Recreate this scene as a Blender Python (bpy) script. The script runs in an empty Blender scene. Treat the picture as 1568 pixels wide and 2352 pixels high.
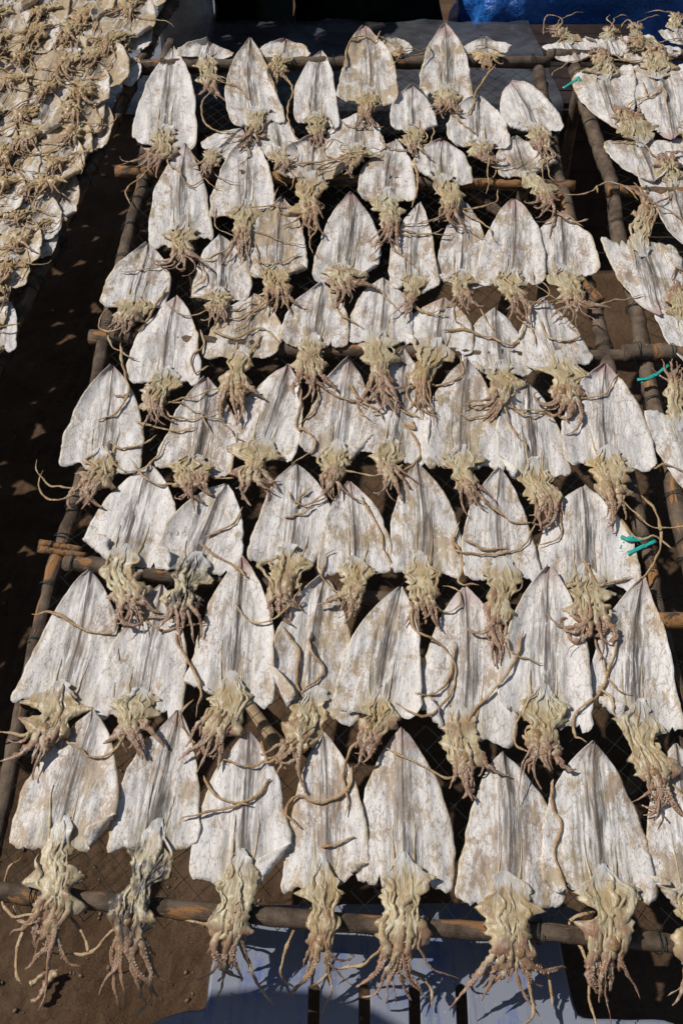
import bpy, math, random
from mathutils import Vector, Matrix, noise
from mathutils.bvhtree import BVHTree

# ------------------------------------------------------------------ camera, sky, sun, exposure
scene = bpy.context.scene
COL = scene.collection
F_PX, CX, CY = 1176 / math.tan(math.radians(30)), 784.0, 1176.0     # photo measured on a 1568 x 2352 grid
TILT = math.radians(12)                                              # racks lean towards the viewer
PITCH = math.radians(46)
FW = Vector((0, math.cos(PITCH), -math.sin(PITCH)))
UP = Vector((0, math.sin(PITCH), math.cos(PITCH)))
RT = Vector((1, 0, 0))

def ray(x, y):
    return FW + RT * ((x - CX) / F_PX) + UP * ((CY - y) / F_PX)

q = ray(784, 2110) * 1.32
CAM = Vector((0, 0, 0.52 - q.z))
Q = CAM + q
NV = Vector((0, -math.sin(TILT), math.cos(TILT)))
VV = Vector((0, math.cos(TILT), math.sin(TILT)))

cam_data = bpy.data.cameras.new('camera')
cam = bpy.data.objects.new('camera', cam_data)
COL.objects.link(cam)
cam.location = CAM
cam.rotation_euler = (math.pi / 2 - PITCH, 0, 0)
cam_data.sensor_fit = 'VERTICAL'
cam_data.angle = math.radians(60)
cam_data.clip_start = 0.02
cam_data.clip_end = 500
scene.camera = cam

SUN_DIR = Vector((0.62, -0.05, -0.78)).normalized()                   # the way the light travels
world = bpy.data.worlds.new('World')
scene.world = world
world.use_nodes = True
wn = world.node_tree
wn.nodes.clear()
sky = wn.nodes.new('ShaderNodeTexSky')
sky.sky_type = 'NISHITA'
sky.sun_disc = False
to_sun = -SUN_DIR
sky.sun_elevation = math.asin(to_sun.z)
sky.sun_rotation = math.atan2(to_sun.x, to_sun.y)
bg = wn.nodes.new('ShaderNodeBackground')
bg.inputs['Strength'].default_value = 0.05
wo = wn.nodes.new('ShaderNodeOutputWorld')
wn.links.new(sky.outputs[0], bg.inputs[0])
wn.links.new(bg.outputs[0], wo.inputs[0])

sun_data = bpy.data.lights.new('sun', 'SUN')
sun_data.energy = 3.5
sun_data.angle = math.radians(0.53)
sun_data.color = (1.0, 0.965, 0.93)
sun = bpy.data.objects.new('sun', sun_data)
COL.objects.link(sun)
sun.rotation_euler = SUN_DIR.to_track_quat('-Z', 'Y').to_euler()

scene.view_settings.view_transform = 'Standard'
scene.view_settings.look = 'None'
scene.view_settings.gamma = 1.0
scene.view_settings.use_curve_mapping = False
scene.view_settings.exposure = 0.0

# ------------------------------------------------------------------ helpers
def PH(x, y, h=0.0):
    """point on the rack plane (raised h along its normal) seen at photo point x, y"""
    d = ray(x, y)
    t = (Q + NV * h - CAM).dot(NV) / d.dot(NV)
    return CAM + d * t

def PZ(x, y, z):
    """point at world height z seen at photo point x, y"""
    d = ray(x, y)
    return CAM + d * ((z - CAM.z) / d.z)

def depth(p):
    return (p - CAM).dot(FW)

def n1(x, y=0.0, z=0.0):
    return noise.noise(Vector((x, y, z)))

def lerp(a, b, t):
    return a + (b - a) * t

def interp(tab, t):
    for (a, va), (b, vb) in zip(tab, tab[1:]):
        if t <= b:
            k = (t - a) / (b - a) if b > a else 0
            k = k * k * (3 - 2 * k)
            return va + (vb - va) * k
    return tab[-1][1]

def mesh(name, verts, faces, mats, uvs=None, smooth=True, midx=None):
    me = bpy.data.meshes.new(name)
    me.from_pydata([tuple(v) for v in verts], [], faces)
    for m in mats:
        me.materials.append(m)
    if smooth:
        me.polygons.foreach_set('use_smooth', [True] * len(me.polygons))
    if midx:
        me.polygons.foreach_set('material_index', midx)
    if uvs:
        lay = me.uv_layers.new(name='UVMap')
        flat = []
        for lp in me.loops:
            flat.extend(uvs[lp.vertex_index])
        lay.data.foreach_set('uv', flat)
    me.update()
    return me

def obj(name, me, parent=None):
    o = bpy.data.objects.new(name, me)
    COL.objects.link(o)
    if parent:
        o.parent = parent
    return o

def thing(name, label, cat, loc=(0, 0, 0), group=None, mat=None):
    o = bpy.data.objects.new(name, None)
    COL.objects.link(o)
    if mat is not None:
        o.matrix_world = mat
    else:
        o.location = loc
    o.empty_display_size = 0.05
    o['label'] = label
    o['category'] = cat
    if group:
        o['group'] = group
    return o

def tag(o, label, cat, group=None):
    o['label'] = label
    o['category'] = cat
    if group:
        o['group'] = group
    return o

def catmull(pts, n):
    """n points along a smooth curve through pts"""
    P = [pts[0] * 2 - pts[1]] + list(pts) + [pts[-1] * 2 - pts[-2]]
    segs = len(pts) - 1
    out = []
    for i in range(n):
        f = i / (n - 1) * segs
        k = min(int(f), segs - 1)
        t = f - k
        a, b, c, d = P[k], P[k + 1], P[k + 2], P[k + 3]
        out.append(0.5 * ((2 * b) + (c - a) * t + (2 * a - 5 * b + 4 * c - d) * t * t + (3 * b - a - 3 * c + d) * t ** 3))
    return out

def resample(pts, n):
    """n points evenly spaced along a polyline"""
    acc = [0.0]
    for a, b in zip(pts, pts[1:]):
        acc.append(acc[-1] + (b - a).length)
    out, k = [], 0
    for i in range(n):
        d = acc[-1] * i / (n - 1)
        while k < len(pts) - 2 and acc[k + 1] < d:
            k += 1
        f = (d - acc[k]) / max(1e-9, acc[k + 1] - acc[k])
        out.append(pts[k].lerp(pts[k + 1], min(1, max(0, f))))
    return out

def tube(pts, rad, sides=6, up=Vector((0, 0, 1)), flat=1.0, jit=0.0, seed=0.0, jf=60.0, cap=True, twist=0.0):
    """swept tube: verts, faces, uvs; rad is a function of 0..1; flat squashes it along up"""
    n = len(pts)
    verts, uvs, faces = [], [], []
    for i, p in enumerate(pts):
        a = pts[max(i - 1, 0)]
        b = pts[min(i + 1, n - 1)]
        t = b - a
        if t.length < 1e-9:
            t = Vector((0, 1, 0))
        t.normalize()
        s = t.cross(up)
        if s.length < 1e-3:
            s = t.cross(Vector((1, 0, 0)))
        s.normalize()
        w = s.cross(t).normalized()
        f = i / (n - 1)
        r = rad(f)
        tw = twist * n1(f * 6, seed, 3.1)
        for k in range(sides):
            an = 2 * math.pi * k / sides
            ca, sa = math.cos(an), math.sin(an) * flat
            if twist:
                ca, sa = ca * math.cos(tw) - sa * math.sin(tw), ca * math.sin(tw) + sa * math.cos(tw)
            v = p + s * (ca * r) + w * (sa * r)
            if jit:
                v = v + (s * ca + w * sa) * (jit * r * n1(v.x * jf + seed, v.y * jf, v.z * jf))
            verts.append(v)
            uvs.append((k / sides, f))
    for i in range(n - 1):
        for k in range(sides):
            k2 = (k + 1) % sides
            faces.append((i * sides + k, i * sides + k2, (i + 1) * sides + k2, (i + 1) * sides + k))
    if cap:
        faces.append(tuple(range(sides - 1, -1, -1)))
        faces.append(tuple((n - 1) * sides + k for k in range(sides)))
    return verts, faces, uvs

def box(c, s, ax=None):
    """eight corners and six faces of a box with centre c, half sizes s and optional axes"""
    X, Y, Z = ax if ax else (Vector((1, 0, 0)), Vector((0, 1, 0)), Vector((0, 0, 1)))
    v = [c + X * (s[0] * i) + Y * (s[1] * j) + Z * (s[2] * k) for k in (-1, 1) for j in (-1, 1) for i in (-1, 1)]
    f = [(0, 2, 3, 1), (4, 5, 7, 6), (0, 1, 5, 4), (2, 6, 7, 3), (0, 4, 6, 2), (1, 3, 7, 5)]
    return v, f

# ------------------------------------------------------------------ materials
class NT:
    def __init__(self, name):
        self.m = bpy.data.materials.new(name)
        self.m.use_nodes = True
        self.t = self.m.node_tree
        self.b = self.t.nodes['Principled BSDF']
    def put(self, sock, val):
        if hasattr(val, 'is_output'):
            self.t.links.new(val, sock)
        elif isinstance(val, (tuple, list)) and len(val) == 3 and len(getattr(sock, 'default_value', (0, 0, 0))) == 4:
            sock.default_value = (*val, 1)
        else:
            sock.default_value = val
    def node(self, typ, **ins):
        n = self.t.nodes.new(typ)
        for k, v in ins.items():
            self.put(n.inputs[k], v)
        return n
    def math(self, op, a, b=0.0, c=0.0, clamp=False):
        n = self.t.nodes.new('ShaderNodeMath')
        n.operation = op
        n.use_clamp = clamp
        for i, v in enumerate((a, b, c)):
            self.put(n.inputs[i], v)
        return n.outputs[0]
    def vmath(self, op, a, b):
        n = self.t.nodes.new('ShaderNodeVectorMath')
        n.operation = op
        self.put(n.inputs[0], a)
        self.put(n.inputs[1], b)
        return n.outputs[0]
    def noise(self, vec, scale, detail=4.0, rough=0.55, dist=0.0):
        n = self.t.nodes.new('ShaderNodeTexNoise')
        self.put(n.inputs['Vector'], vec)
        n.inputs['Scale'].default_value = scale
        n.inputs['Detail'].default_value = detail
        n.inputs['Roughness'].default_value = rough
        n.inputs['Distortion'].default_value = dist
        return n.outputs['Fac']
    def voro(self, vec, scale, feature='F1'):
        n = self.t.nodes.new('ShaderNodeTexVoronoi')
        n.feature = feature
        self.put(n.inputs['Vector'], vec)
        n.inputs['Scale'].default_value = scale
        return n.outputs['Distance']
    def mix(self, f, a, b):
        n = self.t.nodes.new('ShaderNodeMix')
        n.data_type = 'RGBA'
        self.put(n.inputs[0], f)
        self.put(n.inputs[6], a)
        self.put(n.inputs[7], b)
        return n.outputs[2]
    def step(self, x, lo, hi):
        n = self.t.nodes.new('ShaderNodeMapRange')
        n.interpolation_type = 'SMOOTHSTEP'
        self.put(n.inputs['Value'], x)
        self.put(n.inputs['From Min'], lo)
        self.put(n.inputs['From Max'], hi)
        return n.outputs[0]
    def prop(self, name):
        n = self.t.nodes.new('ShaderNodeAttribute')
        n.attribute_type = 'OBJECT'
        n.attribute_name = name
        return n.outputs['Fac']
    def pos(self):
        tc = self.t.nodes.new('ShaderNodeTexCoord')
        oi = self.t.nodes.new('ShaderNodeObjectInfo')
        off = self.math('MULTIPLY', oi.outputs['Random'], 41.0)
        cb = self.t.nodes.new('ShaderNodeCombineXYZ')
        for i in range(3):
            self.put(cb.inputs[i], off)
        self.rnd = oi.outputs['Random']
        self.uv = tc.outputs['UV']
        return self.vmath('ADD', tc.outputs['Object'], cb.outputs[0])
    def sep(self, v):
        n = self.t.nodes.new('ShaderNodeSeparateXYZ')
        self.put(n.inputs[0], v)
        return n.outputs
    def bump(self, height, strength, dist, prev=None):
        n = self.t.nodes.new('ShaderNodeBump')
        self.put(n.inputs['Height'], height)
        n.inputs['Strength'].default_value = strength
        n.inputs['Distance'].default_value = dist
        if prev is not None:
            self.put(n.inputs['Normal'], prev)
        return n.outputs[0]
    def out(self, col, rough=0.6, spec=0.3, normal=None):
        self.put(self.b.inputs['Base Color'], col)
        self.put(self.b.inputs['Roughness'], rough)
        self.b.inputs['Specular IOR Level'].default_value = spec
        if normal is not None:
            self.put(self.b.inputs['Normal'], normal)
        return self.m

def mat_mantle():
    g = NT('dried_mantle_skin')
    p = g.pos()
    uvs = g.sep(g.uv)
    u = g.math('MULTIPLY', g.math('SUBTRACT', uvs[0], 0.5), 2.0)
    au = g.math('ABSOLUTE', u)
    v = uvs[1]
    dirt, gray, warm, ink = g.prop('dirt'), g.prop('gray'), g.prop('warm'), g.prop('ink')
    streak = g.noise(g.vmath('MULTIPLY', p, (1, 0.075, 0.3)), 230, 5, 0.6)
    streak2 = g.noise(g.vmath('MULTIPLY', p, (1, 0.16, 0.3)), 75, 6, 0.65, 0.3)
    med = g.noise(g.vmath('MULTIPLY', p, (1, 0.55, 1)), 42, 9, 0.68, 0.4)
    big = g.noise(p, 13, 3, 0.5)
    fine = g.noise(g.vmath('MULTIPLY', p, (1, 0.5, 1)), 260, 4, 0.7, 0.6)
    flake = g.noise(g.vmath('MULTIPLY', p, (1, 0.7, 1)), 85, 6, 0.72, 1.6)
    tint = g.noise(p, 9, 3, 0.5)
    white = g.mix(g.step(med, 0.3, 0.75), (0.84, 0.80, 0.75), (0.68, 0.625, 0.56))
    # tan patches where the powder has come off
    k = g.math('ADD', med, g.math('MULTIPLY', g.math('SUBTRACT', big, 0.5), 0.55))
    k = g.math('ADD', k, g.math('MULTIPLY', g.math('SUBTRACT', fine, 0.5), 0.42))
    lo = g.math('SUBTRACT', 0.62, g.math('MULTIPLY', dirt, 0.25))
    blotch = g.step(k, lo, g.math('ADD', lo, 0.11))
    lo2 = g.math('SUBTRACT', 0.592, g.math('MULTIPLY', dirt, 0.13))
    blotch = g.math('MAXIMUM', blotch, g.math('MULTIPLY', g.step(flake, lo2, g.math('ADD', lo2, 0.05)), g.math('ADD', 0.35, g.math('MULTIPLY', g.step(big, 0.4, 0.6), 0.5))))
    tan = g.mix(g.step(tint, 0.42, 0.6), (0.47, 0.35, 0.20), (0.43, 0.31, 0.22))
    tan = g.mix(warm, tan, (0.52, 0.37, 0.175))
    col = g.mix(g.math('MULTIPLY', blotch, 0.85), white, tan)
    # long folds towards the mid rib
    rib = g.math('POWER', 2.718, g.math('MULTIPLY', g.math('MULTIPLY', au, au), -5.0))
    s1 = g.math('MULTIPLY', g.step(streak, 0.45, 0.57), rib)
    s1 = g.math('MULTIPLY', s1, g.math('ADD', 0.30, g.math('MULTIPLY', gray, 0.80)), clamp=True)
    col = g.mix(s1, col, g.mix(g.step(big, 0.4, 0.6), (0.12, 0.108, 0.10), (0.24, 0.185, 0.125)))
    broad = g.math('POWER', 2.718, g.math('MULTIPLY', g.math('MULTIPLY', au, au), -5.0))
    s2 = g.math('MULTIPLY', g.math('MULTIPLY', g.step(streak2, 0.48, 0.66), 0.62), broad)
    col = g.mix(g.math('MULTIPLY', s2, g.math('ADD', 0.35, dirt)), col, (0.42, 0.33, 0.25))
    # stain in the upper middle of the mantle
    st = g.math('MULTIPLY', g.math('POWER', 2.718, g.math('MULTIPLY', g.math('MULTIPLY', au, au), -22.0)), g.step(g.math('ADD', big, g.math('MULTIPLY', gray, 0.22)), 0.52, 0.75))
    col = g.mix(g.math('MULTIPLY', st, g.math('ADD', 0.25, g.math('MULTIPLY', streak, 0.8))), col, (0.185, 0.165, 0.14))
    rl = g.math('MULTIPLY', g.step(au, 0.040, 0.020), g.step(med, 0.30, 0.44))
    col = g.mix(g.math('MULTIPLY', rl, 0.85), col, (0.085, 0.068, 0.06))
    # hair cracks
    cr = g.voro(g.vmath('ADD', g.vmath('MULTIPLY', p, (1, 0.45, 1)), g.vmath('MULTIPLY', (0.02, 0.02, 0.02), med)), 60, 'DISTANCE_TO_EDGE')
    col = g.mix(g.math('MULTIPLY', g.math('MULTIPLY', g.step(cr, 0.05, 0.0), g.step(big, 0.38, 0.55)), 0.6), col, (0.30, 0.20, 0.13))
    specks = g.math('MULTIPLY', g.step(fine, 0.56, 0.63), 0.55)
    col = g.mix(specks, col, (0.33, 0.25, 0.18))
    # yellow rims, pink tips, gristle at the mouth of the mantle
    rim = g.math('MULTIPLY', g.step(au, 0.84, 0.98), g.step(tint, 0.35, 0.6))
    col = g.mix(g.math('MULTIPLY', rim, 0.45), col, (0.55, 0.41, 0.20))
    tip = g.math('MULTIPLY', g.step(g.math('ADD', v, g.math('MULTIPLY', med, 0.14)), 0.24, 0.08), g.math('ADD', 0.25, g.math('MULTIPLY', g.rnd, 0.6)))
    pink = g.prop('pink')
    tip = g.math('MAXIMUM', tip, g.math('MULTIPLY', pink, g.step(g.math('ADD', v, g.math('MULTIPLY', med, 0.14)), 0.27, 0.14)))
    col = g.mix(tip, col, g.mix(g.math('MAXIMUM', pink, g.math('MULTIPLY', g.step(g.rnd, 0.3, 0.8), 0.6)), (0.24, 0.20, 0.17), (0.40, 0.19, 0.17)))
    neck = g.math('MULTIPLY', g.step(g.math('ADD', v, g.math('MULTIPLY', g.math('SUBTRACT', streak2, 0.5), 0.7)), 0.72, 1.0), g.step(au, 0.62, 0.2))
    col = g.mix(g.math('MULTIPLY', neck, 0.8), col, g.mix(streak, (0.55, 0.50, 0.36), (0.40, 0.28, 0.12)))
    inkm = g.math('MULTIPLY', g.math('MULTIPLY', ink, g.step(v, 0.45, 0.95)), g.math('MULTIPLY', g.step(au, 0.3, 0.05), g.step(streak2, 0.35, 0.6)))
    col = g.mix(inkm, col, (0.03, 0.03, 0.035))
    n = g.bump(g.math('MULTIPLY', streak, broad), 0.6, 0.0025)
    n = g.bump(g.math('MULTIPLY', streak2, broad), 0.6, 0.004, n)
    n = g.bump(flake, 0.5, 0.0018, n)
    n = g.bump(med, 0.6, 0.004, n)
    n = g.bump(fine, 0.6, 0.0016, n)
    rough = g.math('SUBTRACT', 0.62, g.math('MULTIPLY', blotch, 0.18))
    return g.out(col, g.math('SUBTRACT', rough, 0.08), 0.35, n)

def flesh_colours(g, p, v, stretch):
    """cream, amber, grey-green and red-brown patches drawn out along the flesh"""
    ink, warm = g.prop('ink'), g.prop('warm')
    q = g.vmath('MULTIPLY', p, stretch)
    a = g.noise(q, 45, 4, 0.6, 0.6)
    b = g.noise(q, 95, 5, 0.62, 0.8)
    big = g.noise(p, 26, 3, 0.5)
    d = g.noise(q, 34, 3, 0.5)
    pale = g.mix(g.step(a, 0.36, 0.60), (0.62, 0.53, 0.335), (0.42, 0.345, 0.205))
    pale = g.mix(g.math('MULTIPLY', g.step(d, 0.46, 0.62), g.math('ADD', 0.55, g.math('MULTIPLY', warm, 0.5)), clamp=True), pale, (0.50, 0.345, 0.155))
    pale = g.mix(g.math('MULTIPLY', warm, 0.75), pale, (0.52, 0.355, 0.15))
    pale = g.mix(g.math('MULTIPLY', g.rnd, 0.45), pale, (0.45, 0.315, 0.15))
    brown = g.mix(g.step(b, 0.4, 0.6), (0.23, 0.12, 0.065), (0.40, 0.235, 0.145))
    brown = g.mix(g.math('MULTIPLY', warm, 0.7), brown, (0.38, 0.225, 0.085))
    f = g.math('ADD', g.math('MULTIPLY', g.step(v, 0.30, 1.0), 0.75), g.math('MULTIPLY', g.math('SUBTRACT', big, 0.5), 1.7))
    col = g.mix(g.step(f, 0.08, 0.55), pale, brown)
    col = g.mix(g.math('MULTIPLY', g.step(b, 0.52, 0.64), 0.55), col, (0.24, 0.15, 0.075))
    col = g.mix(g.math('MULTIPLY', g.step(b, 0.46, 0.38), 0.5), col, (0.66, 0.585, 0.43))
    col = g.mix(g.math('MULTIPLY', g.math('MULTIPLY', ink, g.math('MULTIPLY', g.step(g.math('ADD', big, g.math('MULTIPLY', g.math('SUBTRACT', b, 0.5), 0.8)), 0.40, 0.58), 0.9)), g.step(v, 0.85, 0.5)), col, (0.035, 0.035, 0.04))
    return col, a, b

def mat_head(name, dark=0.0):
    g = NT(name)
    p = g.pos()
    v = g.sep(g.uv)[1]
    col, a, b = flesh_colours(g, p, v, (1, 0.30, 1))
    fl = g.math('ADD', v, g.math('MULTIPLY', g.math('SUBTRACT', b, 0.5), 0.6))
    col = g.mix(g.step(fl, 0.26, 0.02), col, (0.60, 0.565, 0.52))
    n = g.bump(b, 0.6, 0.004)
    n = g.bump(a, 0.5, 0.003, n)
    g.b.inputs['Subsurface Weight'].default_value = 0.3
    g.b.inputs['Subsurface Radius'].default_value = (1.0, 0.6, 0.3)
    g.b.inputs['Subsurface Scale'].default_value = 0.004
    return g.out(col, 0.36, 0.5, n)

def mat_arm(name, c1, c2, c3):
    g = NT(name)
    p = g.pos()
    warm = g.prop('warm')
    a = g.noise(p, 45, 5, 0.6)
    c = g.noise(p, 260, 4, 0.7)
    v = g.voro(p, 420)
    col = g.mix(g.step(a, 0.36, 0.62), c1, c2)
    col = g.mix(g.math('MULTIPLY', g.step(c, 0.52, 0.66), 0.6), col, c3)
    col = g.mix(g.math('MULTIPLY', warm, 0.6), col, (0.46, 0.28, 0.10))
    n = g.bump(v, 0.7, 0.0016)
    n = g.bump(c, 0.5, 0.0015, n)
    return g.out(col, 0.45, 0.4, n)

def mat_bark():
    g = NT('weathered_pole_bark')
    p = g.pos()
    a = g.noise(g.vmath('MULTIPLY', p, (1, 1, 1)), 22, 6, 0.65)
    uvs = g.sep(g.uv)
    cb = g.node('ShaderNodeCombineXYZ', X=g.math('MULTIPLY', uvs[0], 6.0), Y=g.math('ADD', g.math('MULTIPLY', uvs[1], 22.0), g.rnd), Z=g.math('MULTIPLY', g.rnd, 9.0))
    grain = g.noise(g.vmath('MULTIPLY', cb.outputs[0], (2.5, 0.5, 1)), 3.0, 7, 0.7)
    patch = g.noise(cb.outputs[0], 0.55, 4, 0.6, 0.5)
    fine = g.noise(p, 240, 4, 0.7)
    col = g.mix(g.step(a, 0.35, 0.65), (0.072, 0.049, 0.033), (0.19, 0.138, 0.094))
    col = g.mix(g.math('MULTIPLY', g.step(fine, 0.55, 0.72), 0.5), col, (0.22, 0.19, 0.16))
    bare = g.mix(g.step(grain, 0.4, 0.62), (0.40, 0.20, 0.075), (0.27, 0.13, 0.055))
    lo = g.math('SUBTRACT', 0.66, g.math('MULTIPLY', g.prop('bare'), 0.25))
    col = g.mix(g.step(patch, lo, g.math('ADD', lo, 0.03)), col, bare)
    n = g.bump(grain, 0.7, 0.004)
    n = g.bump(a, 0.6, 0.006, n)
    n = g.bump(fine, 0.4, 0.0015, n)
    return g.out(col, 0.75, 0.2, n)

def mat_simple(name, c1, c2, scale, rough=0.6, spec=0.3, bump=0.4, bd=0.003, detail=5):
    g = NT(name)
    p = g.pos()
    a = g.noise(p, scale, detail, 0.6, 0.3)
    f = g.noise(p, scale * 7, 3, 0.6)
    col = g.mix(g.step(a, 0.35, 0.65), c1, c2)
    n = g.bump(a, bump, bd)
    n = g.bump(f, bump * 0.6, bd * 0.3, n)
    return g.out(col, rough, spec, n)

def mat_soil():
    g = NT('packed_brown_soil')
    tc = g.t.nodes.new('ShaderNodeTexCoord')
    p = tc.outputs['Object']
    a = g.noise(p, 3.2, 6, 0.6)
    b = g.noise(p, 26, 8, 0.7)
    c = g.noise(p, 160, 5, 0.75)
    col = g.mix(g.step(a, 0.35, 0.65), (0.14, 0.082, 0.045), (0.20, 0.125, 0.073))
    col = g.mix(g.math('MULTIPLY', g.step(b, 0.45, 0.7), 0.6), col, (0.10, 0.06, 0.036))
    col = g.mix(g.math('MULTIPLY', g.step(c, 0.58, 0.7), 0.55), col, (0.27, 0.19, 0.125))
    n = g.bump(b, 1.0, 0.03)
    n = g.bump(c, 0.9, 0.007, n)
    return g.out(col, 0.9, 0.1, n)

def mat_stool():
    g = NT('worn_blue_plastic')
    p = g.pos()
    a = g.noise(p, 14, 7, 0.65)
    s = g.noise(g.vmath('MULTIPLY', p, (1, 0.08, 1)), 70, 5, 0.65)
    c = g.noise(p, 180, 4, 0.7)
    col = g.mix(g.step(g.math('ADD', g.math('MULTIPLY', a, 0.6), g.math('MULTIPLY', s, 0.4)), 0.50, 0.64), (0.235, 0.25, 0.295), (0.11, 0.16, 0.36))
    col = g.mix(g.math('MULTIPLY', g.step(c, 0.60, 0.68), 0.5), col, (0.42, 0.43, 0.46))
    col = g.mix(g.math('MULTIPLY', g.step(s, 0.54, 0.64), 0.45), col, (0.15, 0.16, 0.19))
    n = g.bump(c, 0.3, 0.001)
    return g.out(col, 0.38, 0.4, n)

def mat_tarp():
    g = NT('blue_woven_tarpaulin')
    p = g.pos()
    a = g.noise(p, 7, 5, 0.6)
    b = g.noise(p, 30, 5, 0.6, 0.6)
    col = g.mix(g.step(a, 0.3, 0.7), (0.012, 0.09, 0.36), (0.03, 0.19, 0.60))
    col = g.mix(g.math('MULTIPLY', g.step(b, 0.6, 0.75), 0.4), col, (0.10, 0.25, 0.55))
    n = g.bump(b, 0.8, 0.02)
    return g.out(col, 0.32, 0.5, n)

def mat_poly(name, col, alpha_lo, alpha_hi):
    g = NT(name)
    p = g.pos()
    a = g.noise(p, 8, 6, 0.6, 0.8)
    b = g.noise(p, 40, 4, 0.6)
    n = g.bump(a, 0.5, 0.02)
    g.put(g.b.inputs['Alpha'], g.math('ADD', alpha_lo, g.math('MULTIPLY', g.step(a, 0.35, 0.75), alpha_hi - alpha_lo)))
    return g.out(g.mix(g.step(b, 0.4, 0.7), col, tuple(c * 0.8 for c in col)), 0.25, 0.5, n)

M_MANTLE = mat_mantle()
M_HEAD = mat_head('dried_head_flesh')
M_BEAK = mat_simple('amber_beak', (0.36, 0.23, 0.10), (0.24, 0.13, 0.06), 90, 0.4, 0.5)
def mat_arm_flesh():
    g = NT('dried_arm_flesh')
    p = g.pos()
    v = g.sep(g.uv)[1]
    col, a, b = flesh_colours(g, p, g.math('ADD', 0.42, g.math('MULTIPLY', v, 0.9)), (1, 0.5, 1))
    c = g.noise(p, 300, 3, 0.7)
    n = g.bump(c, 0.5, 0.0016)
    n = g.bump(b, 0.5, 0.003, n)
    return g.out(col, 0.38, 0.5, n)
M_ARM = mat_arm_flesh()
M_SUCK = mat_arm('dried_suckers', (0.33, 0.215, 0.15), (0.47, 0.36, 0.26), (0.58, 0.49, 0.38))
M_TENT = mat_arm('amber_tentacle', (0.52, 0.39, 0.215), (0.38, 0.215, 0.10), (0.58, 0.47, 0.29))
M_BARK = mat_bark()
M_NET = mat_simple('dark_green_net_cord', (0.020, 0.030, 0.024), (0.035, 0.045, 0.036), 60, 0.7, 0.2)
M_WIRE = mat_simple('dark_green_tie_cord', (0.016, 0.028, 0.024), (0.03, 0.045, 0.04), 60, 0.6, 0.3)
M_SOIL = mat_soil()
M_PEBBLE = mat_simple('soil_pebbles', (0.16, 0.10, 0.062), (0.24, 0.165, 0.115), 9, 0.9, 0.1)
M_STOOL = mat_stool()
M_TEAL = mat_simple('teal_plastic_ribbon', (0.02, 0.30, 0.25), (0.04, 0.42, 0.34), 40, 0.35, 0.5)
M_TARP = mat_tarp()
M_PLANK = mat_simple('shade_toned_brown_planks', (0.020, 0.013, 0.010), (0.042, 0.027, 0.020), 12, 0.7, 0.25)  # brown darkened to stand for the shade behind the racks
M_SACK = mat_simple('shade_toned_sacking', (0.004, 0.005, 0.004), (0.011, 0.013, 0.010), 16, 0.85, 0.1, 0.6, 0.01)  # near-black colour in place of the deep shade at the back
M_SACKG = mat_simple('shade_toned_green_sacking', (0.024, 0.030, 0.026), (0.040, 0.047, 0.040), 16, 0.8, 0.15, 0.6, 0.01)  # grey-green lowered so the back shade sits in the colour
M_POLY = mat_poly('clear_polythene', (0.15, 0.16, 0.175), 0.25, 0.62)
M_POLYG = mat_poly('grey_polythene', (0.30, 0.32, 0.35), 0.6, 0.85)
M_BAG = mat_poly('smoky_polythene', (0.22, 0.235, 0.27), 0.7, 0.9)

# ------------------------------------------------------------------ ground
def build_ground():
    verts, faces = [], []
    def soil_z(x, y):
        return 0.018 * n1(x * 2.1, y * 2.1, 3) + 0.010 * n1(x * 7, y * 7, 8) + 0.005 * n1(x * 19, y * 19, 1) + 0.006 * n1(x * 45, y * 45, 1) + 0.003 * n1(x * 80, y * 80, 4) - 0.015
    xs = [-80, -20, -6] + [-2.2 + i * 0.03 for i in range(40)] + [-1.0 + i * 0.012 for i in range(100)] + [0.2 + i * 0.03 for i in range(70)] + [6, 20, 80]
    ys = [-40, -12, -4] + [-0.4 + i * 0.03 for i in range(16)] + [0.08 + i * 0.012 for i in range(80)] + [1.04 + i * 0.03 for i in range(75)] + [7, 20, 60, 160]
    for y in ys:
        for x in xs:
            verts.append((x, y, soil_z(x, y)))
    w = len(xs)
    for j in range(len(ys) - 1):
        for i in range(w - 1):
            faces.append((j * w + i, j * w + i + 1, (j + 1) * w + i + 1, (j + 1) * w + i))
    o = obj('ground', mesh('ground', verts, faces, [M_SOIL]))
    o['kind'] = 'structure'
    rng = random.Random(4)
    pv, pf = [], []
    for k in range(1500):
        x, y = rng.uniform(-1.5, 1.6), rng.uniform(0.1, 2.6)
        if rng.random() < 0.45:
            x, y = rng.uniform(-1.0, 0.1), rng.uniform(0.25, 1.0)
        r = 0.0014 + 0.005 * rng.random() ** 5
        z = soil_z(x, y) + r * 0.25
        b = len(pv)
        sx, sy = rng.uniform(.7, 1.3), rng.uniform(.7, 1.3)
        ro = rng.uniform(0, 3)
        for (a, c, d) in ((1, 0, 0), (0.3, 1, .1), (-1, .2, 0), (-.2, -1, 0.1), (0.1, 0.1, .8), (0, 0, -.8)):
            X, Y = a * sx * math.cos(ro) - c * sy * math.sin(ro), a * sx * math.sin(ro) + c * sy * math.cos(ro)
            pv.append((x + X * r, y + Y * r, z + d * r * 0.8))
        pf += [(b, b + 1, b + 4), (b + 1, b + 2, b + 4), (b + 2, b + 3, b + 4), (b + 3, b, b + 4), (b + 1, b, b + 5), (b + 2, b + 1, b + 5), (b + 3, b + 2, b + 5), (b, b + 3, b + 5)]
    g = obj('pebbles', mesh('pebbles', pv, pf, [M_PEBBLE]))
    g['kind'] = 'stuff'
    return soil_z

SOIL = build_ground()

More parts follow.
